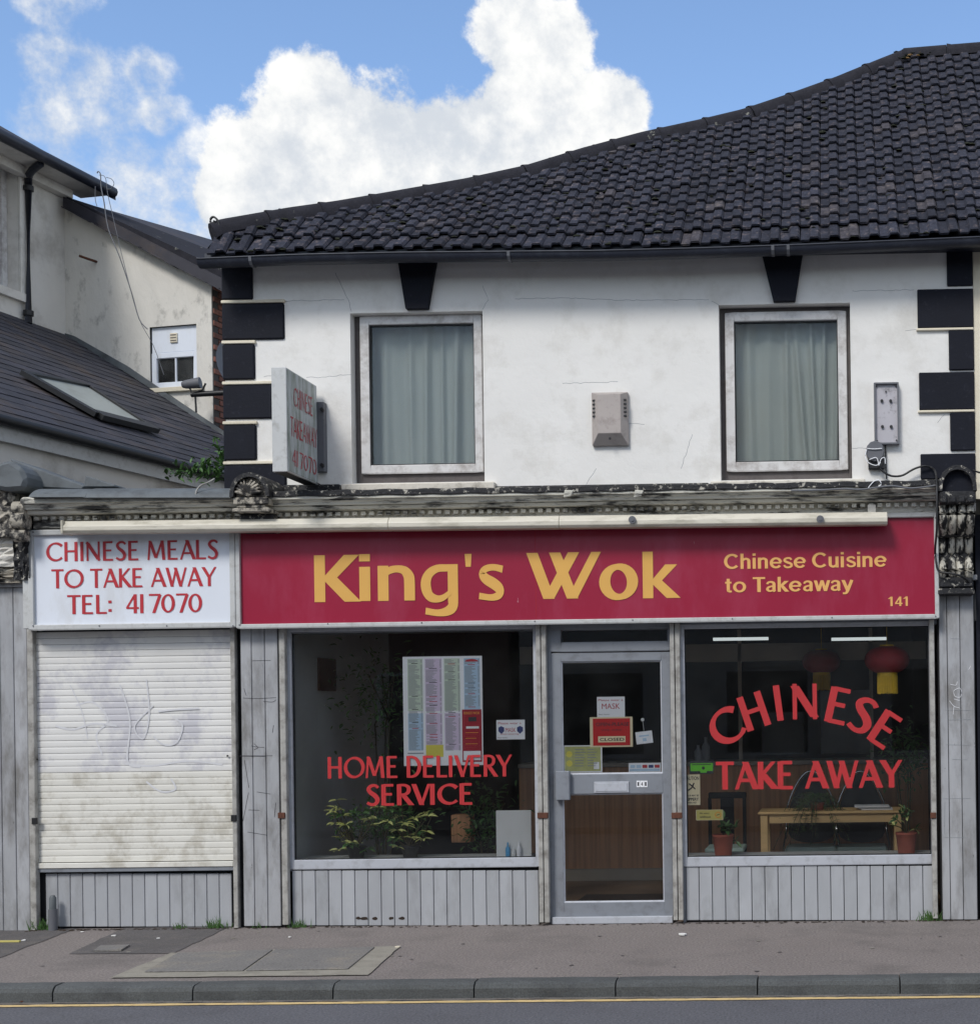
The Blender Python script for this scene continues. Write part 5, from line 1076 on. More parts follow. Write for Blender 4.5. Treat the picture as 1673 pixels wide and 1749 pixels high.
# dark wooden chair
Yc = 1.9; cx_ = X(1241, 1400, Yc); t = thing('dining_chair', (cx_, Yc, .035), 'black wooden chair with a broad centre back slat by the yellow sticker', 'chair')
q = RC(1209, 1353, 1274, 1362, Yc); mb = MB(); mb.box(q[0], q[1], Yc-.01, Yc+.015, q[2]-.01, q[3]); part('top_rail', mb, 'black_wood', t, bev=.01)
for a, b in ((1209, 1215), (1268, 1274)): r_ = RC(a, 1362, b, 1460, Yc); mb = MB(); mb.box(r_[0], r_[1], Yc-.01, Yc+.02, .036, q[2]); part('leg', mb, 'black_wood', t, bev=.004)
r_ = RC(1230, 1362, 1253, 1430, Yc); mb = MB(); mb.box(r_[0], r_[1], Yc-.004, Yc+.01, .46, q[2]); part('back_slat', mb, 'black_wood', t)
mb = MB(); mb.box(q[0], q[1], Yc-.42, Yc, .42, .46); part('seat', mb, 'seat_green', t, bev=.01)
for x_ in (q[0]+.01, q[1]-.04): mb = MB(); mb.box(x_, x_+.03, Yc-.41, Yc-.38, .036, .419); part('leg', mb, 'black_wood', t)
# leaves
def leaf_mesh(name, l, w_, m, fold=.25):
    mb = MB(); vs = [(0, 0, 0), (-w_*.5, l*.35, fold*w_), (-w_*.42, l*.7, fold*w_*.6-.02*l), (0, l, -.12*l), (w_*.42, l*.7, fold*w_*.6-.02*l), (w_*.5, l*.35, fold*w_), (0, l*.35, 0), (0, l*.7, -.03*l)]
    mb.mesh_(vs, [(0, 6, 1), (1, 6, 7, 2), (2, 7, 3), (3, 7, 4), (4, 7, 6, 5), (5, 6, 0)]); return mb
def rand_dir(r, up=.2): v = Vector((r.gauss(0, 1), r.gauss(0, 1), r.gauss(up, .7))); return v.normalized()
def orient(d, r):
    y = d; x = y.cross(Vector((0, 0, 1)));
    if x.length < .05: x = Vector((1, 0, 0))
    x.normalize(); z = x.cross(y); return frameM((0, 0, 0), x, y, z) @ Matrix.Rotation(r.uniform(-.6, .6), 4, 'Y')
def foliage(mb, c, rad, n, lm, r, up=.2, mi=None, squash=(1, 1, 1)):
    for _ in range(n):
        p = Vector(c)+Vector((r.gauss(0, .45)*rad*squash[0], r.gauss(0, .45)*rad*squash[1], r.gauss(0, .45)*rad*squash[2])); M_ = T(*p) @ orient(rand_dir(r, up), r) @ Matrix.Scale(r.uniform(.6, 1.2), 4)
        mb.mesh_([M_ @ v for v in lm.v], lm.f, 0 if mi is None else r.choice(mi))
lf1 = leaf_mesh('leaf', .07, .026, 'leaf')
# variegated plants in the left window
lm_l = leaf_mesh('leaf', .075, .024, '').mesh('leaf', 'leaf_light'); lm_d = leaf_mesh('leaf', .08, .03, '').mesh('leaf', 'leaf')
def whorl_plant(px, py, wpx, hpx, label, n, seed):
    r = random.Random(seed); Yp = .21; zl = aL[2]-.012; base = Vector((X(px, py, Yp), Yp, zl)); t = thing('pot_plant', base, label, 'plant')
    mb = MB(); mb.lathe(base, [(.055, 0), (.075, .09), (.08, .1), (.07, .1)], 14); part('pot', mb, 'black_plastic', t)
    sm_ = MB(); k_ = 0
    for i in range(n):
        q = P(px+r.uniform(-.5, .5)*wpx, py-r.uniform(.02, 1)*hpx+hpx*.5, Yp-r.uniform(-.1, .14)); sm_.tube([base+Vector((0, 0, .08)), (base+q)/2+Vector((r.uniform(-.03, .03), 0, .03)), q], [.006, .004, .003], 5)
        lit = r.random() < .6
        for j in range(r.choice((5, 6, 7))):
            an = 2*math.pi*j/6+r.uniform(-.3, .3); d = Vector((math.cos(an), math.sin(an)*.8-.15, r.uniform(-.35, .35))).normalized(); M_ = T(*q) @ orient(d, r) @ Matrix.Scale(r.uniform(.8, 1.25), 4); inst('leaf', lm_l if lit and r.random() < .85 else lm_d, t, M_); k_ += 1
    part('stem', sm_, 'stem', t)
whorl_plant(608, 1410, 78, 88, 'bushy variegated pot plant on the ledge under the letter S of SERVICE', 27, 5)
whorl_plant(700, 1412, 90, 74, 'spreading variegated pot plant on the ledge under the V of SERVICE', 22, 6)
def dark_plant(px, py, rx, rz, label, n, seed, Yp=.45, name='house_plant', m='leaf'):
    r = random.Random(seed); c = P(px, py, Yp); z0 = .036; t = thing(name, (c.x, Yp, z0), label, 'plant'); mb = MB(); foliage(mb, c, 1, n, lf1, r, .1, None, (rx, .18, rz)); part('foliage', mb, m, t, kind='stuff')
    mb = MB()
    for _ in range(4): mb.tube([(c.x+r.uniform(-.02, .02), Yp, z0+.2), (c.x+r.uniform(-.1, .1), Yp, c.z-rz*.5), (c.x+r.uniform(-.2, .2), Yp, c.z+rz*.4)], .008, 5)
    part('stem', mb, 'stem', t); mb = MB(); mb.lathe((c.x, Yp, z0), [(.12, 0), (.16, .28), (.17, .3), (.14, .3)], 16); part('pot', mb, 'terracotta', t)
dark_plant(830, 1400, .26, .36, 'dark leafy house plant behind the white notice holder', 420, 8, .75)
dark_plant(650, 1190, .5, .5, 'tall dark house plant reaching up behind the menu poster', 420, 9, 1.0)
dark_plant(655, 1408, .36, .17, 'dense dark foliage mass behind the two variegated pot plants', 420, 14, .5)
dark_plant(1545, 1290, .26, .3, 'dark bushy plant in the right window corner beside the pine table', 420, 10, 1.6)
# fern spilling over table
r = random.Random(12); c = P(1395, 1375, 1.35); t = thing('fern', (c.x, 1.35, Z(1395, 1389, 1.35)), 'feathery green fern trailing over the front of the pine table', 'plant'); mb = MB(); sl = leaf_mesh('l', .035, .007, '')
for _ in range(46):
    a_ = r.uniform(0, 6.28); ln = r.uniform(.18, .42); p0 = Vector((c.x, 1.32, c.z+.08)); up = r.uniform(.0, .4); pts = [p0+Vector((math.cos(a_)*ln*s_, math.sin(a_)*.6*ln*s_-.12*s_, up*ln*2*s_-ln*1.3*s_*s_)) for s_ in (0, .25, .5, .75, 1)]
    pts = cr(pts, 4); mb.tube(pts, .002, 4, 1)
    for p in pts[2:]:
        for sgn in (-1, 1): M_ = T(*p) @ orient(Vector((r.uniform(-1, 1), r.uniform(-1, 1), r.uniform(-.5, .3))).normalized(), r); mb.mesh_([M_ @ v for v in sl.v], sl.f, 0)
part('fronds', mb, ['leaf_weed', 'stem'], t, kind='stuff'); mb = MB(); mb.lathe((c.x, 1.35, Z(1395, 1389, 1.35)), [(.05, 0), (.065, .09), (.07, .1), (.05, .1)], 14); part('pot', mb, 'terracotta', t)
# two terracotta pots on the right ledge
def pot_plant(px, label, seed, lx):
    Yp = .2; zl = aR[2]-.012; b = Vector((X(px, 1455, Yp), Yp, zl)); t = thing('pot_plant', b, label, 'plant', 'small terracotta pot plants on the right window ledge'); mb = MB(); mb.lathe(b, [(.068, 0), (.085, .155), (.089, .157), (.089, .178), (.078, .178), (.076, .16)], 22); part('pot', mb, 'terracotta', t)
    mb = MB(); mb.lathe(b+Vector((0, 0, .155)), [(.07, 0), (.0705, .008)], 14); part('soil', mb, 'soil', t); r = random.Random(seed); mb = MB(); sm_ = MB(); lm = leaf_mesh('l', .075, .028, '')
    for i in range(7):
        q = b+Vector((lx+r.uniform(-.09, .1), r.uniform(-.06, .06), r.uniform(.2, .36)-(.12 if i > 4 and lx > .03 else 0))); sm_.tube([b+Vector((0, 0, .16)), (b+q)/2+Vector((0, 0, .1)), q], .004, 5)
        for j in range(6): M_ = T(*q) @ orient(rand_dir(r, .1), r) @ Matrix.Scale(r.uniform(.7, 1.1), 4); mb.mesh_([M_ @ v for v in lm.v], lm.f, 0 if r.random() < .75 or lx > .03 else 1)
    part('foliage', mb, ['leaf', 'leaf_light'], t, kind='stuff'); part('stem', sm_, 'stem', t)
pot_plant(1234.5, 'terracotta pot plant leaning right on the ledge below the yellow sticker', 21, .06); pot_plant(1547, 'terracotta pot plant on the ledge at the right end of the right window', 22, -.02)
# lanterns
def lantern(px, py, Yl, label, sc_=1):
    c = P(px, py, Yl); t = thing('paper_lantern', (c.x, Yl, c.z-.12*sc_), label, 'lantern', 'red lanterns hanging inside the right window'); n = 20; mb = MB(); prof = []
    for i in range(13):
        a_ = -math.pi/2*.86+math.pi*.86*i/12; prof.append((.185*math.cos(a_)**.8*sc_, .118*math.sin(a_)*sc_))
    vs = []
    for (r_, z_) in prof:
        for k_ in range(32): an = 2*math.pi*k_/32; rr_ = r_*(1+.03*math.cos(an*16)); vs.append(c+Vector((rr_*math.cos(an), rr_*math.sin(an), z_)))
    mb.mesh_(vs, [(i*32+k_, i*32+(k_+1) % 32, (i+1)*32+(k_+1) % 32, (i+1)*32+k_) for i in range(12) for k_ in range(32)], 0, True); part('shade', mb, 'lantern_red', t)
    mb = MB(); mb.lathe(c+Vector((0, 0, .105*sc_)), [(.06*sc_, 0), (.06*sc_, .022)], 16); mb.lathe(c+Vector((0, 0, -.135*sc_)), [(.085*sc_, 0), (.085*sc_, .03)], 20); part('collar', mb, 'tassel', t)
    mb = MB()
    for k_ in range(34): an = 2*math.pi*k_/34; p = c+Vector((.082*sc_*math.cos(an), .082*sc_*math.sin(an), -.134*sc_)); mb.tube([p, p+Vector((0, 0, -R.uniform(.14, .155)*sc_))], .0055, 5)
    part('tassel', mb, 'tassel', t, kind='stuff'); mb = MB(); mb.tube([c+Vector((0, 0, .127*sc_)), (c.x, Yl, 2.75)], .003, 5); part('cord', mb, 'tassel', t)
lantern(1514, 1127, .42, 'red paper lantern with gold fringe at the upper right of the right window'); lantern(1402, 1130, 2.5, 'dim red lantern hanging further back behind the word CHINESE')
for px, lb_ in ((1264, 'left ceiling strip light over the arched word CHINESE'), (1466, 'right ceiling strip light beside the red lantern')):
    q = RC(px-47, 1089, px+47, 1094, 1.5); mb = MB(); mb.box(q[0], q[1], 1.5, 1.56, q[2]+.003, q[3]+.002); single('ceiling_strip_light', mb, 'tube_light', lb_, 'light')
# white notice holder on left ledge with leaflets and bottles
q = RC(847, 1384, 907, 1465, .15); nh = thing('notice_holder', ((q[0]+q[1])/2, .15, q[2]), 'white rounded plastic board standing on the ledge near the door', 'stand'); mb = MB(); mb.box(q[0], q[1], .15, .157, q[2], q[3]); o = part('board', mb, 'white_plastic', nh, bev=.003)
for k_, (px, m_, h) in enumerate(((867, 'bottle_blue', 27), (886, 'paper', 29), (876.5, 'white_plastic', 18))):
    b = Vector((X(px, 1460, .12), .12, aL[2]-.012)); hm = h/215; mb = MB(); mb.lathe(b, [(.018, 0), (.019, hm*.55), (.015, hm*.68), (.007, hm*.75), (.006, hm)], 12); single('bottle', mb, m_, ('slim blue and clear bottle in front of the white board', 'tall white bottle in front of the white board', 'short white bottle standing between the two taller ones')[k_], 'bottle')
q = RC(770, 1392, 803, 1420, .9); mb = MB(); mb.box(q[0], q[1], .9, 1.05, q[2]-.1, q[3]); single('brown_box', mb, 'counter_wood', 'dim brown carton behind the left window plants', 'box', bev=.005)
q = RC(563, 1128, 602, 1178, .9); mb = MB(); xp = X(490, 1300)-.02; zc0, zc1 = Z(580, 1180, 1.0), Z(580, 1125, 1.0); mb.box(xp+.001, xp+.02, .75, 1.15, zc0, zc1); pic = single('picture', mb, 'rust', 'small dark red picture on the grey side wall inside the left window', 'picture')

#@@LEFT
# ================================================================== LEFT NEIGHBOUR
al_ = math.radians(10.8); a_dir = Vector((math.sin(al_), math.cos(al_), 0)); b_dir = Vector((math.cos(al_), -math.sin(al_), 0))
K = CAM+ray(111, 450)*18.0; K.z = 0
nA = b_dir; nB = -a_dir
PA = lambda px, py, off=0.0: on_plane(px, py, K+b_dir*off, nA)
PB = lambda px, py, off=0.0: on_plane(px, py, K-a_dir*off, nB)
nb = thing('white_house', (K.x, K.y, 0), 'white rendered house behind the left shop roof with a sash window and dark gutter', 'house')
def vpoly(mb, pts, vec, mi=0): mb.prism(pts, vec, mi)
# wall A with opening for the sash window
mb = MB(); A0 = PA(-140, 450); zb_ = 2.0; ztA = PA(111, 300).z
def wallA(u): return K-a_dir*u
uA = 4.2; s0 = PA(30, 292); s1 = PA(30, 497); us1 = (K-Vector((s0.x, s0.y, 0))).length; us0 = us1+.95; zs0, zs1 = PA(30, 500).z, PA(30, 292).z
us0, us1 = us1+.95, us1
segs = [(0, us1, zb_, ztA), (us0, uA+.8, zb_, ztA), (us1, us0, zb_, zs0), (us1, us0, zs1, ztA)]
for (u0, u1, z0, z1) in segs:
    p, q = wallA(u0), wallA(u1); mb.prism([(p.x, p.y, z0), (q.x, q.y, z0), (q.x, q.y, z1), (p.x, p.y, z1)], -b_dir*.25)
part('wall', mb, 'render_grubby', nb)
win = MB()
def abox(mb, u0, u1, z0, z1, o0, o1, mi=0):
    p, q = wallA(u0)+b_dir*o0, wallA(u1)+b_dir*o0; mb.prism([(p.x, p.y, z0), (q.x, q.y, z0), (q.x, q.y, z1), (p.x, p.y, z1)], b_dir*(o1-o0), mi)
abox(win, us1, us1+.09, zs0, zs1, -.22, -.15); abox(win, us0-.09, us0, zs0, zs1, -.22, -.15); abox(win, us1+.09, us0-.09, zs0, zs0+.09, -.22, -.15); abox(win, us1+.09, us0-.09, zs1-.09, zs1, -.22, -.15); abox(win, us1+.09, us0-.09, (zs0+zs1)/2-.03, (zs0+zs1)/2+.03, -.23, -.16)
ww_ = part('window', win, 'upvc', nb, bev=.006); mb = MB(); abox(mb, us1+.05, us0-.05, zs0+.05, zs1-.05, -.215, -.205); part('pane', mb, 'glass_upper', ww_); mb = MB(); abox(mb, us1-.1, us0+.1, zs0-.1, zs0, -.1, .06); part('sill', mb, 'render_grubby', ww_)
mb = MB(); 
for (u0, u1, z0, z1) in ((us1-.14, us1-.001, zs0-.001, zs1+.14), (us1, us0, zs1+.001, zs1+.14)): abox(mb, u0, u1, z0, z1, .001, .035)
part('surround', mb, 'render_grubby', ww_, bev=.006)
mb = MB(); abox(mb, us1-2.6, us0+1.6, zs0-.9, zs1+.12, -.4, -.36); part('room_back', mb, 'room_dark', nb)
# eave of A: soffit, gutter (overhanging toward the right)
ov = .42; gz = PA(0, 232, ov).z
mb = MB(); abox(mb, -.30, uA+.8, gz-.05, gz-.02, 0, ov); abox(mb, -.02, uA+.8, gz-.16, gz-.051, 0, .12); part('soffit', mb, 'render_grubby', nb, bev=.005)
mb = MB(); g0, g1 = wallA(-.34)+b_dir*(ov+.03), wallA(uA+.8)+b_dir*(ov+.03); mb.tube([(g0.x, g0.y, gz+.0), (g1.x, g1.y, gz+.0)], .07, 10); part('gutter', mb, 'gutter', nb)
mb = MB(); 
p0, p1 = wallA(-.32)+b_dir*ov, wallA(uA+.8)+b_dir*ov; r0, r1 = wallA(-.32)-b_dir*1.6, wallA(uA+.8)-b_dir*1.6; mb.hexa([(p0.x, p0.y, gz), (p1.x, p1.y, gz), (r1.x, r1.y, gz+1.2), (r0.x, r0.y, gz+1.2)], [(p0.x, p0.y, gz+.05), (p1.x, p1.y, gz+.05), (r1.x, r1.y, gz+1.25), (r0.x, r0.y, gz+1.25)]); 
tp = wallA(-.72)+b_dir*.12; mb.hexa([(p0.x, p0.y, gz-.07), (p0.x, p0.y, gz+.03), (r0.x, r0.y, gz+1.2), (r0.x, r0.y, gz+1.1)], [(p0.x+.02, p0.y+.1, gz-.07), (p0.x+.02, p0.y+.1, gz+.03), (r0.x+.02, r0.y+.1, gz+1.2), (r0.x+.02, r0.y+.1, gz+1.1)]); part('roof', mb, 'slate', nb)
# downpipe
d0 = PA(49, 550, .07); dt = PA(49, 300, .07); bend = PA(70, 280, .30); mb = MB(); mb.tube([(d0.x, d0.y, PA(49, 552, .07).z), (dt.x, dt.y, PA(49, 305, .07).z), tuple(PA(50, 298, .16)), tuple(PA(56, 290, .25)), tuple(PA(70, 279, .40))], .045, 8)
dp = part('downpipe', mb, 'gutter', nb)
for yy in (322, 535): q = PA(49, yy, .07); mb = MB(); mb.tube([(q.x, q.y, q.z-.03), (q.x, q.y, q.z+.03)], .06, 8); part('pipe_clip', mb, 'black_plastic', dp)
# wall B, verge descending to the right
mb = MB(); bw = lambda s, z, o=0: (K+b_dir*s-a_dir*o)+Vector((0, 0, z))
sB = (PB(361, 500)-Vector((K.x, K.y, PB(361, 500).z))).length
zl, zr = PB(111, 345).z, PB(361, 483).z
pts = [bw(0, zb_), bw(sB, zb_), bw(sB, zr), bw(0, zl)]
# window hole cut by building three pieces
wa, wbp = PB(256, 600), PB(336, 600); sa_ = (Vector((wa.x, wa.y, 0))-K).length; sb__ = (Vector((wbp.x, wbp.y, 0))-K).length; wz0, wz1 = PB(296, 662).z, PB(296, 556).z
zat = lambda s: zl+(zr-zl)*s/sB
for pl_ in ([bw(0, zb_), bw(sa_, zb_), bw(sa_, zat(sa_)), bw(0, zl)], [bw(sa_, zb_), bw(sb__, zb_), bw(sb__, wz0), bw(sa_, wz0)], [bw(sa_, wz1), bw(sb__, wz1), bw(sb__, zat(sb__)), bw(sa_, zat(sa_))], [bw(sb__, zb_), bw(sB, zb_), bw(sB, zr), bw(sb__, zat(sb__))]): mb.prism(pl_, a_dir*.012)
part('wall', mb, 'render_stained', nb)
def bbox(mb, s0_, s1_, z0, z1, o0, o1, mi=0): mb.prism([bw(s0_, z0, o1), bw(s1_, z0, o1), bw(s1_, z1, o1), bw(s0_, z1, o1)], a_dir*(o1-o0), mi)
zm = PB(296, 600).z; win = MB(); f_ = .045
bbox(win, sa_, sb__, zm, wz1, -.08, -.04); bbox(win, sa_, sa_+f_*1.5, wz0, zm, -.08, -.03); bbox(win, sb__-f_*1.5, sb__, wz0, zm, -.08, -.03); bbox(win, sa_+f_*1.5, sb__-f_*1.5, wz0, wz0+.08, -.08, -.03); bbox(win, sa_+f_*1.5, sb__-f_*1.5, zm-.07, zm-.003, -.08, -.03); bbox(win, (sa_+sb__)/2-.01, (sa_+sb__)/2+.01, wz0+.08, zm-.07, -.07, -.04)
w2 = part('window', win, 'sign_white', nb, bev=.005); mb = MB(); bbox(mb, sa_+.05, sb__-.05, wz0+.05, zm-.05, -.068, -.06); part('pane', mb, 'glass_upper', w2)
mb = MB(); c0 = (sa_+sb__)/2; zv = PB(294, 576).z; bbox(mb, c0-.06, c0+.04, zv-.06, zv+.06, -.039, -.02)
vt = part('vent', mb, 'cream', w2, bev=.004)
mb = MB()
for k_ in range(3): bbox(mb, c0-.05, c0+.03, zv-.04+k_*.035, zv-.03+k_*.035, -.0195, -.016)
part('vent_slot', mb, 'grey_timber', w2)
mb = MB(); bbox(mb, sa_-.03, sb__+.1, wz0-.06, wz0-.002, -.1, .05); part('sill', mb, 'cream', w2, bev=.005)
mb = MB(); bbox(mb, sa_-1.2, sb__+.2, wz0-.6, zm+.9, -.6, -.55); part('room_back', mb, 'room_dark', nb)
# verge roof: slab going back
mb = MB(); q0, q1 = PB(108, 354, .12), PB(392, 503, .12); t0, t1 = PB(108, 336, .12), PB(392, 482, .12)
dn = a_dir*3.5+Vector((0, 0, 0)); mb.hexa([q0, q1, t1, t0], [q0+dn+Vector((0, 0, .1)), q1+dn+Vector((0, 0, .1)), t1+dn+Vector((0, 0, .5)), t0+dn+Vector((0, 0, .5))]); vr = part('roof', mb, 'slate', nb)
mb = MB(); e0, e1 = PB(114, 336, .1), PB(345, 432, .1); f0_, f1_ = PB(114, 345, .1), PB(385, 478, .1)
mb.hexa([f0_, f1_, PB(384, 462, .1), e0], [p+a_dir*3+Vector((0, 0, .35)) for p in (f0_, f1_, PB(384, 462, .1), e0)]); part('roof', mb, 'ridge_tile', nb)
# verge slates (row of small tiles along the edge)
vsl = MB(); vsl.box(0, .2, -.02, .1, 0, .012); vsm = vsl.mesh('verge_slate', 'slate')
for i in range(16):
    t_ = i/15; p = q0.lerp(q1, t_)+Vector((0, -.02, -.01)); d_ = (q1-q0).normalized(); z_ = d_.cross(a_dir).normalized(); z_ = z_ if z_.z > 0 else -z_; inst('verge_slate', vsm, vr, frameM(p, d_, a_dir, z_) @ Matrix.Rotation(R.uniform(-.05, .05), 4, 'Y'))
# brick end of the gable wall
mb = MB(); mb.prism([bw(sB-.04, zb_, -.012), bw(sB-.04, zb_, -.6), bw(sB-.04, zr, -.6), bw(sB-.04, zr, -.012)], b_dir*.05); bk_ = part('brick_wall', mb, 'mortar', nb)
bmh = MB(); bmh.box(0, .205, -.012, .05, 0, .062); bm_ = bmh.mesh('brick', 'brick', bev=.004)
z_ = zr-.075; row = 0
while z_ > zr-1.9:
    for c in range(3):
        if row % 2 and c == 2: continue
        inst('brick', bm_, bk_, frameM(bw(sB+.012, z_, -.014-c*.218-(.1 if row % 2 else 0)), a_dir, -b_dir, (0, 0, 1)))
    z_ -= .075; row += 1
# lean-to roof: plane through eave line (direction a) and top abutment line on wall A
Ke = PB(556, 858); e_pt = Ke.copy(); top = PA(111, 574)
nrm = a_dir.cross(top-e_pt).normalized(); nrm = nrm if nrm.z > 0 else -nrm
PL = lambda px, py, off=0: on_plane(px, py, top+nrm*off, nrm)
lt = thing('lean_to', (e_pt.x, e_pt.y, 0), 'low slate roofed outbuilding with a skylight and white fascia board behind the cornice', 'outbuilding')
upd = (top-e_pt); upd = (upd-a_dir*upd.dot(a_dir)); slope_len = upd.length; upd.normalize()
low0 = e_pt+a_dir*.1; mb = MB(); Ln = 5.35
c0 = low0; c1 = low0-a_dir*Ln; mb.hexa([c0, c1, c1+upd*(slope_len+.0), c0+upd*slope_len], [p-nrm*.08 for p in (c0, c1, c1+upd*slope_len, c0+upd*slope_len)]); lr = part('roof', mb, 'dark_gap', lt)
sw, sg = .30, .185; smb = MB(); smb.box(0, sw-.006, 0, sg*1.35, 0, .007); smm = smb.mesh('slate', 'slate', bev=.002); nrow = int(slope_len/sg)+1; cnt = 0; extra = MB()
for j in range(nrow):
    for i in range(int(Ln/sw)+1):
        o_ = (sw/2 if j % 2 else 0); u = i*sw-o_; p = c0-a_dir*(u+sw)+upd*(j*sg-.03)
        if j*sg+sg > slope_len+.05: continue
        yd_ = (upd-nrm*.035).normalized(); M_ = frameM(p+nrm*(.018+R.uniform(0, .004)), a_dir, yd_, a_dir.cross(yd_)) @ Matrix.Rotation(R.uniform(-.012, .012), 4, 'Z')
        if cnt < 290: inst('slate', smm, lr, M_); cnt += 1
        else: extra.mesh_([M_ @ v for v in smb.v], smb.f)
if extra.v: part('slates', extra, 'slate', lr, kind='stuff')
# abutment flashings
mb = MB(); 
for pts in ([(-10, 548), (55, 560), (111, 571), (111, 580), (55, 570), (-10, 559)],): 
    mb.prism([PA(x, y, .03) for x, y in pts], -b_dir*.03)
mb.prism([PB(x, y, .04) for x, y in ((111, 569), (125, 573), (215, 624), (300, 682), (388, 741), (388, 752), (300, 692), (212, 634), (122, 583), (111, 579))], a_dir*.04); part('flashing', mb, 'lead', lt)
# skylight
cs = [PL(40, 641, .06), PL(150, 664, .06), PL(258, 735, .06), PL(166, 716, .06)]
cs = [PL(38, 640, .05), PL(148, 662, .05), PL(262, 736, .05), PL(165, 712, .05)]
sk = MB()
def bar(mb, p, q, w_, h): 
    d_ = (q-p).normalized(); sd_ = d_.cross(nrm)*w_/2; mb.hexa([p-sd_, q-sd_, q+sd_, p+sd_], [x_+nrm*h for x_ in (p-sd_, q-sd_, q+sd_, p+sd_)])
bar(sk, cs[0], cs[3], .11, .05); bar(sk, cs[0]+(cs[1]-cs[0])*.04, cs[1], .06, .045); bar(sk, cs[1], cs[2], .05, .04); bar(sk, cs[3], cs[2], .13, .055)
skp = part('skylight', sk, 'black_plastic', lt); mb = MB(); mb.prism([c+nrm*.0 for c in cs], nrm*.02); part('pane', mb, 'skylight_pane', skp)
# fascia, gutter and wall under the eave
fz = PL  
def eo(px, py, o): return on_plane(px, py, e_pt+b_dir*o, nA)
mb = MB(); q0_, q1_ = e_pt+a_dir*.2, e_pt-a_dir*Ln; zf1 = e_pt.z-.02; mb.tube([Vector((q0_.x, q0_.y, zf1+.0))+b_dir*.05, Vector((q1_.x, q1_.y, zf1))+b_dir*.05], .05, 8); part('gutter', mb, 'black_plastic', lt)
mb = MB(); mb.prism([Vector((q0_.x, q0_.y, zf1-.17)), Vector((q1_.x, q1_.y, zf1-.17)), Vector((q1_.x, q1_.y, zf1-.03)), Vector((q0_.x, q0_.y, zf1-.03))], -b_dir*.03); part('fascia_board', mb, 'sign_frame', lt)
ge = e_pt-a_dir*(Ln-.12); gt = ge+upd*slope_len; mb = MB(); mb.prism([Vector((ge.x, ge.y, 1.0)), Vector((gt.x, gt.y, 1.0)), gt-nrm*.1, ge-nrm*.1], a_dir*.1); part('wall', mb, 'render_grubby', lt)
mb = MB(); mb.prism([Vector((q0_.x, q0_.y, 1.0))-b_dir*.06, Vector((q1_.x, q1_.y, 1.0))-b_dir*.06, Vector((q1_.x, q1_.y, zf1-.1))-b_dir*.06, Vector((q0_.x, q0_.y, zf1-.1))-b_dir*.06], -b_dir*.2); part('wall', mb, 'render_grubby', lt)
# lead roof dressing over the shutter bay, broken stonework at far left
fx0, fx1 = X(48, 850, -.3), X(398, 845, -.3)
fr_roof = thing('shop_lead_roof', (fx0, 0, 3.4), 'dark lead dressed flat roof edge above the white sign', 'roof')
def flap(pxs, Y, d, name='lead_sheet', m='lead', par=fr_roof, bev=.008):
    mb = MB(); pts = [P(x, y, Y) for x, y in pxs]; mb.prism(pts, (0, d, 0)); return part(name, mb, m, par, bev=bev)
mb = MB()
def roll(x0, x1, y, yb, Yf, rise):
    a = P(x0, y, Yf); b = P(x1, y, Yf); mb = MB(); n = 6; A = []; B = []
    zt0, zb0 = P(x0, y, Yf).z, P(x0, yb, Yf).z; zt1, zb1 = P(x1, y, Yf).z, P(x1, yb, Yf).z
    for k_ in range(n+1):
        t_ = k_/n; A.append((a.x-.02*(1-t_), Yf+.02+.16*t_**1.6-.06*(1-t_), zb0+(zt0-zb0)*math.sin(t_*math.pi/2))); B.append((b.x, Yf+.02+.16*t_**1.6-.06*(1-t_), zb1+(zt1-zb1)*math.sin(t_*math.pi/2)))
    A.append((a.x, .6, zt0+rise)); B.append((b.x, .6, zt1+rise)); A.append((a.x, .6, zb0)); B.append((b.x, .6, zb1)); m_ = len(A)
    mb.mesh_(A+B, [(i, i+1, m_+i+1, m_+i) for i in range(m_-1)]+[(m_-1, 0, m_, 2*m_-1), list(range(m_))[::-1], list(range(m_, 2*m_))]); part('lead_sheet', mb, 'lead', fr_roof)
roll(58, 150, 830, 850, -.36, .02); roll(151, 398, 829, 851, -.36, .02)
flap([(17, 783), (60, 799), (145, 830), (140, 836), (60, 832), (30, 812)], -.1, .5); flap([(146, 812), (196, 828), (196, 832), (142, 832)], -.2, .3)
flap([(-8, 792), (15, 785), (38, 800), (46, 820), (40, 836), (10, 838), (-20, 832)], -.34, .45, 'capping', 'lead', bev=.03)
flap([(-60, 800), (-10, 800), (-10, 832), (-60, 836)], -.3, .45, 'capping', 'lead', bev=.03)
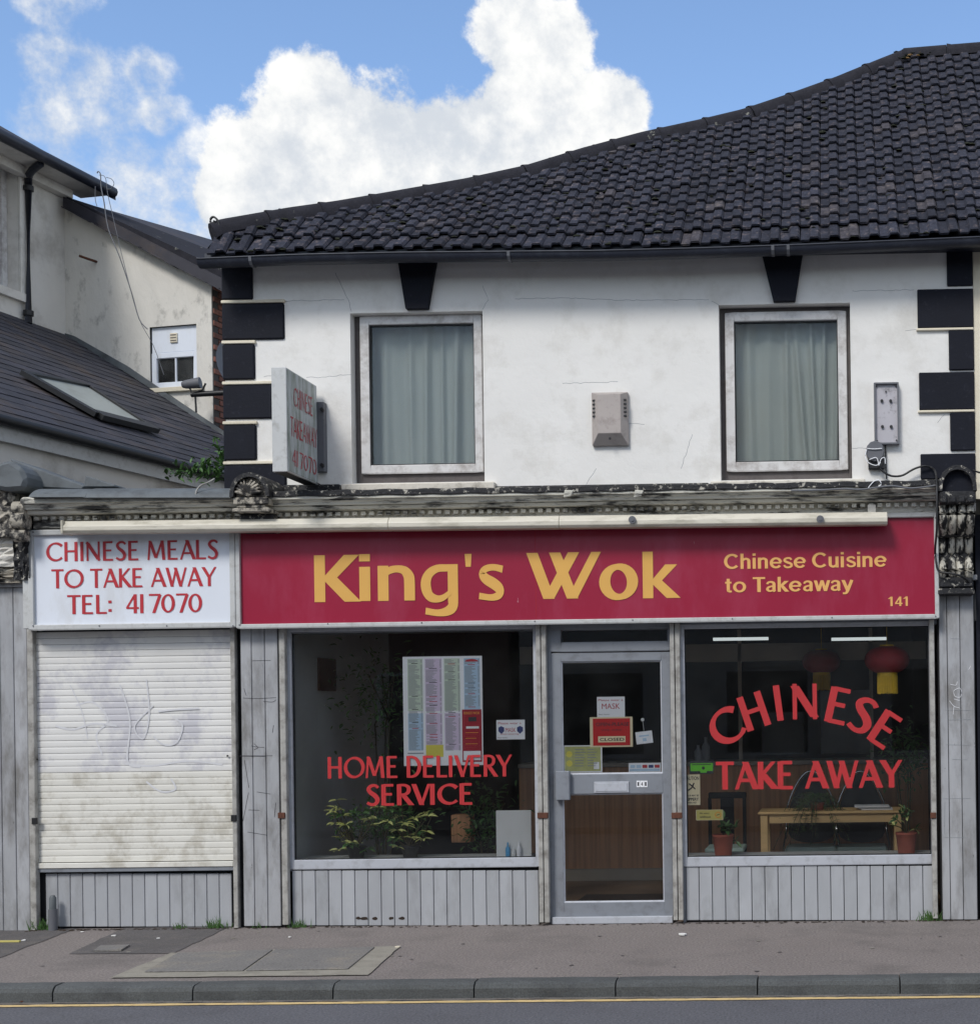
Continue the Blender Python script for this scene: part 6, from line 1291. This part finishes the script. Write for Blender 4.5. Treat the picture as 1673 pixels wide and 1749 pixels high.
# rough left stonework console + peeling pilaster head
ls = thing('left_shop', (-9.5, 0, 0), 'grey boarded neighbouring shopfront at the far left edge', 'shop'); mb = MB(); mb.box(-13, X(-62, 1200, -.05), .0, 6, 0, 3.55); part('wall', mb, 'render_stained', ls); mb = MB(); mb.box(-13, X(-62, 1200, -.05), -.12, 0, 2.4, 3.1); part('fascia', mb, 'board_grey_dirty', ls, bev=.01)
mb = MB(); mb.box(-12.7, X(-62, 1200, -.05)-.2, -.02, 0, .5, 2.35); part('shop_window', mb, 'dark_gap', ls)
sl_ = thing('stone_bracket', (X(25, 990), -.1, Z(25, 1000)), 'crumbling stone bracket and peeling plaster at the far left above the grey boards', 'bracket')
def rough(name, x0, y0, x1, y1, Y0, Y1, m, seed, amp=.02, par=sl_):
    r = random.Random(seed); a = RC(x0, y0, x1, y1, Y0); nx_, nz_ = 8, 12; mb = MB(); vs = []
    for j in range(nz_+1):
        for i in range(nx_+1): vs.append((a[0]+(a[1]-a[0])*i/nx_+r.uniform(-amp, amp)*.4*(0 < i < nx_), Y0+r.uniform(-amp, amp), a[2]+(a[3]-a[2])*j/nz_))
    mb.mesh_(vs, [(j*(nx_+1)+i, j*(nx_+1)+i+1, (j+1)*(nx_+1)+i+1, (j+1)*(nx_+1)+i) for j in range(nz_) for i in range(nx_)]); mb.box(a[0], a[1], Y0+amp*1.1, Y1, a[2], a[3]); part(name, mb, m, par)
rough('plaster', -60, 838, 26, 918, -.22, .1, 'stone_flaky', 1); rough('plaster', -60, 916, 28, 968, -.16, .1, 'render_stained', 2); rough('plaster', -60, 966, 38, 996, -.12, .1, 'stone_flaky', 3, .025)
rough('stone_end', 24, 858, 50, 990, -.18, .1, 'black_flaky', 4, .02)
mb = MB(); xs_ = X(37, 900, -.28)
for (yy, rr_) in ((868, .055), (890, .07), (915, .05)): p = P(36, yy, -.26); mb.tube([p+Vector((-.05, 0, 0)), p+Vector((.05, 0, 0))], rr_, 12)
part('scroll', mb, 'stone_flaky', sl_)
# weeds behind the cornice and at wall feet
lfw = leaf_mesh('l', .09, .03, ''); lfs = leaf_mesh('l', .05, .014, '')
def weed(px, py, Y, rx, rz, n, label, seed, lm=lfw, z=None, group=None):
    r = random.Random(seed); c = P(px, py, Y) if z is None else Vector((X(px, py, Y), Y, z)); t = thing('weed', (c.x, Y, c.z-rz), label, 'weed', group); mb = MB(); foliage(mb, c, 1, n, lm, r, .5, None, (rx, .08, rz)); part('foliage', mb, 'leaf_weed', t, kind='stuff')
weed(355, 806, .8, .22, .09, 150, 'leafy green weeds growing on the flat roof beside the left corner stones', 31); weed(376, 782, .9, .07, .16, 60, 'tall weed climbing the corner stones above the lead roof', 32); weed(300, 806, 1.0, .10, .07, 26, 'sparse pale weed at the end of the white fascia board', 33)
for px, n, lb_, w_ in ((512, 40, 'small weed tuft at the foot of the centre pilaster', .07), (372, 60, 'grass tuft at the foot of the boards below the shutter', .09), (312, 22, 'tiny grass tuft below the middle of the shutter', .05), (1588, 70, 'green weed tuft at the foot of the right window boards', .09), (76, 60, 'straggly weeds round the grey vent pipe', .1), (447, 14, 'moss and grass at the foot of the centre pilaster', .08), (12, 30, 'grass in the tarmac at the far left kerbside', .12)):
    r = random.Random(px); c = Vector((X(px, 1575), -.03 if px > 20 else -.35, .0)); t = thing('grass_tuft', c, lb_, 'weed'); mb = MB()
    for _ in range(n):
        p = c+Vector((r.gauss(0, w_*.5), r.uniform(-.04, .02), 0)); h = r.uniform(.03, .11)*(w_/.09); d_ = Vector((r.uniform(-.6, .6)*h, r.uniform(-.5, .1)*h, h)); s_ = Vector((.004, 0, 0)); mb.poly([p-s_, p+s_, p+d_*.6+s_*.8, p+d_]); mb.poly([p-s_, p+d_*.6-s_*.5, p+d_])
    part('foliage', mb, 'leaf_weed', t, kind='stuff')
# soil and debris along the wall foot
r = random.Random(77); mb = MB()
for _ in range(420):
    px = r.choice((r.uniform(60, 400), r.uniform(400, 1660))); p = Vector((X(px, 1580), -.045-abs(r.gauss(0, .03)), .004)); clump(mb, p, r.uniform(.005, .02), 0, .3)
struct('dirt', mb, 'soil', kind='stuff')
# rust/paint-loss blotches at the foot of the left riser
mb = MB()
for px, w_ in ((612, 5), (622, 8), (640, 5), (668, 5), (686, 7)): q = RC(px-w_, 1566, px+w_, 1571, -.001); n = 9; mb.poly([((q[0]+q[1])/2+(q[1]-q[0])/2*math.cos(2*math.pi*i/n)*r.uniform(.7, 1.1), -.0015, (q[2]+q[3])/2+.015*math.sin(2*math.pi*i/n)*r.uniform(.6, 1.1)) for i in range(n)])
part('paint_loss', mb, 'soil', shop, kind='stuff')
# vent pipe
p = P(91, 1583, -.06); p.z = 0.003; zt_ = P(91, 1530, -.06).z; vp = thing('vent_pipe', p, 'short dark grey capped pipe standing against the boards below the shutter', 'pipe'); mb = MB(); mb.tube([p, p+Vector((0, 0, zt_*.6))], .035, 12); part('pipe', mb, 'grey_plastic', vp); mb = MB(); mb.tube([p+Vector((0, 0, zt_*.6)), p+Vector((0, 0, zt_-.02)), p+Vector((0, 0, zt_))], [.027, .027, .015], 12); part('cap', mb, 'lead', vp)
mb = MB(); q = RC(62, 1490, 78, 1585, .03); mb.box(q[0], q[1], .03, .2, .003, q[3]); part('recess', mb, 'dark_gap', rsh)
# litter
for i, (px, py, w_, m_, lb_, cat_) in enumerate(((1164, 1597, .03, 'litter', 'folded white paper scrap on the pavement right of the door', 'litter'), (195, 1599, .02, 'litter', 'small crumpled white wrapper on the dark tarmac patch', 'litter'), (270, 1603, .012, 'litter', 'white speck of litter at the right of the dark tarmac patch', 'litter'), (680, 1618, .02, 'cream', 'cream scrap at the far corner of the service cover', 'litter'), (41, 1607, .02, 'litter', 'white scrap on the tarmac at the far left', 'litter'), (17, 1609, .07, 'lime_yellow', 'flat yellow green stick lying at the far left', 'litter'), (141, 1592, .012, 'litter', 'tiny white scrap below the vent pipe', 'litter'), (40, 1711, .02, 'rust', 'dry orange leaf on the yellow line at the left', 'leaf'), (495, 1601, .015, 'litter', 'pale scrap on the pavement below the centre pilaster', 'litter'))):
    zz_ = .006 if py < 1650 else -.094; p = G(px, py, zz_); mb = MB(); r = random.Random(i); n = 7
    if m_ == 'lime_yellow': mb.box(p.x-.08, p.x+.08, p.y-.012, p.y+.012, zz_, zz_+.012)
    else: pts = [(p.x+w_*math.cos(2*math.pi*k_/n)*r.uniform(.6, 1.3), p.y+w_*1.2*math.sin(2*math.pi*k_/n)*r.uniform(.5, 1.2), zz_+r.uniform(0, .003)) for k_ in range(n)]; mb.prism(pts, (0, 0, w_*.35))
    single('litter' if cat_ == 'litter' else 'dry_leaf', mb, m_, lb_, cat_)
# satellite dish edge, floodlight on arm
dc_ = PB(374, 620, .5); mb = MB(); ps_ = []
mb.v = []; ax = Vector((.9, -.45, .1)).normalized(); u_ = ax.cross(Vector((0, 0, 1))).normalized(); v_ = u_.cross(ax); n = 24; vs = []
for j, (rr_, dd) in enumerate(((.27, .07), (.18, .03), (.08, .006), (.001, 0))):
    for k_ in range(n): an = 2*math.pi*k_/n; vs.append(dc_+Vector((.1, .1, 0))+(u_*math.cos(an)+v_*math.sin(an)*1.1)*rr_+ax*dd)
mb.mesh_(vs, [(j*n+k_, j*n+(k_+1) % n, (j+1)*n+(k_+1) % n, (j+1)*n+k_) for j in range(3) for k_ in range(n)], 0, True); mb.tube([dc_+Vector((.1, .1, 0)), dc_+Vector((.2, .5, -.2))], .02, 6)
single('satellite_dish', mb, 'grey_plastic', 'dark satellite dish half hidden behind the left corner stones', 'satellite dish')
f0p = PB(332, 655, .35); fl_ = thing('floodlight', f0p, 'black floodlight on an arm beside the small white window', 'floodlight'); mb = MB(); t_ = Vector((.24, .02, .03)); mb.tube([f0p-t_*.6, f0p-t_*.45, f0p+t_*.3], [.035, .05, .07], 10); part('lamp_head', mb, 'grey_plastic', fl_)
mb = MB(); mb.tube([f0p+Vector((-.08, 0, -.02)), f0p+Vector((-.02, 0, -.12)), f0p+Vector((.1, 0, -.08)), f0p+Vector((.14, 0, 0))], .012, 6); mb.tube([f0p+Vector((-.05, .02, -.13)), f0p+Vector((.75, .1, -.08))], .035, 6); mb.tube([f0p+Vector((.0, .02, -.13)), f0p+Vector((.01, .02, -.35))], .012, 6); part('arm', mb, 'black_plastic', fl_)
# aerial wires from the eave down the wall, stub pipe
def wireB(pts, r, label, off=.15): mb = MB(); mb.tube(cr([PB(x, y, off) for x, y in pts], 4), r, 5); single('aerial_wire', mb, 'grey_plastic', label, 'wire', 'loose wires hanging from the left house eave')
wireB([(166, 296), (168, 293), (172, 298), (173, 320), (178, 345), (185, 390), (205, 440), (225, 500), (238, 545), (252, 562)], .007, 'loose wire running from the left eave corner down to the small window', .5)
wireB([(170, 299), (180, 303), (184, 330), (192, 365), (200, 400), (212, 450), (236, 540), (262, 590), (280, 640)], .004, 'thin loose wire crossing the front of the small white window', .5)
wireB([(182, 303), (191, 306), (195, 314), (190, 322), (183, 323)], .004, 'small loop of wire standing out beside the left eave corner', .5)
wireB([(163, 318), (163, 340), (166, 352)], .004, 'short wire end hanging under the left eave corner', .5)
mb = MB(); mb.tube([PB(136, 437, .25), PB(150, 442, .15), PB(165, 447, .0)], .016, 7); single('wall_pipe', mb, 'rust', 'short rusty pipe stub sticking out of the white house wall', 'pipe')

# ================================================================== RIGHT NEIGHBOUR, OPPOSITE SIDE
mb = MB(); rn = thing('right_shop', (BX1+2, 0, 0), 'cream rendered neighbouring shop with a dark front at the right edge', 'shop')
mb.box(BX1+.003, BX1+5, -.0, 7, ZC-.1, ZE+.2); part('wall', mb, 'cream', rn); mb = MB(); mb.box(BX1+.06, BX1+5, .15, .25, 0, ZC-.1); part('shop_window', mb, 'dark_gap', rn)
mb = MB(); mb.box(X(1667, 1200)+.001, X(1700, 1200), -.04, .15, 0.002, Z(1680, 880)); part('pilaster', mb, 'black_paint', rn); mb = MB(); mb.box(BX1+.12, BX1+5, -.3, .15, Z(1680, 885), ZC-.02); part('fascia', mb, 'black_flaky', rn)
for (x0, x1, m_, lb_) in ((-22, -6, 'opp_brick', 'brown brick terrace across the road behind the viewer, left part'), (-5.8, 9, 'opp_render', 'grey rendered terrace across the road behind the viewer, right part')):
    t = thing('terrace_house', ((x0+x1)/2, -15, 0), lb_, 'house'); holes = []; nW = 5
    for k_ in range(nW):
        xc = x0+(x1-x0)*(k_+.5)/nW; holes += [(xc-.8, xc+.8, .9, 2.5)]
    mb = MB(); wall_holes(mb, x0, x1, 0, 4.6, -14.0, .25, holes); mb.box(x0, x1, -20, -13.99-.02, 0, .05); part('wall', mb, m_, t)
    mb = MB(); mb.box(x0, x1, -20.2, -20, 0, 4.6); part('back_wall', mb, m_, t)
    for h in holes: mb = MB(); mb.box(h[0], h[1], -13.9, -13.88, h[2], h[3]); wf = part('window', mb, 'dark_gap', t); mb = MB(); frame_rect(mb, h[0], h[1], h[2], h[3], .07, -13.87, -13.8); part('frame', mb, 'upvc', wf)
    mb = MB(); mb.prism([(x0, -13.6, 4.6), (x0, -20.4, 4.6), (x0, -17, 6.6)], (x1-x0, 0, 0)); part('roof', mb, 'slate', t); mb = MB(); mb.box((x0+x1)/2-.4, (x0+x1)/2+.4, -17.4, -16.8, 6.3, 7.8); part('chimney', mb, 'opp_brick', t)
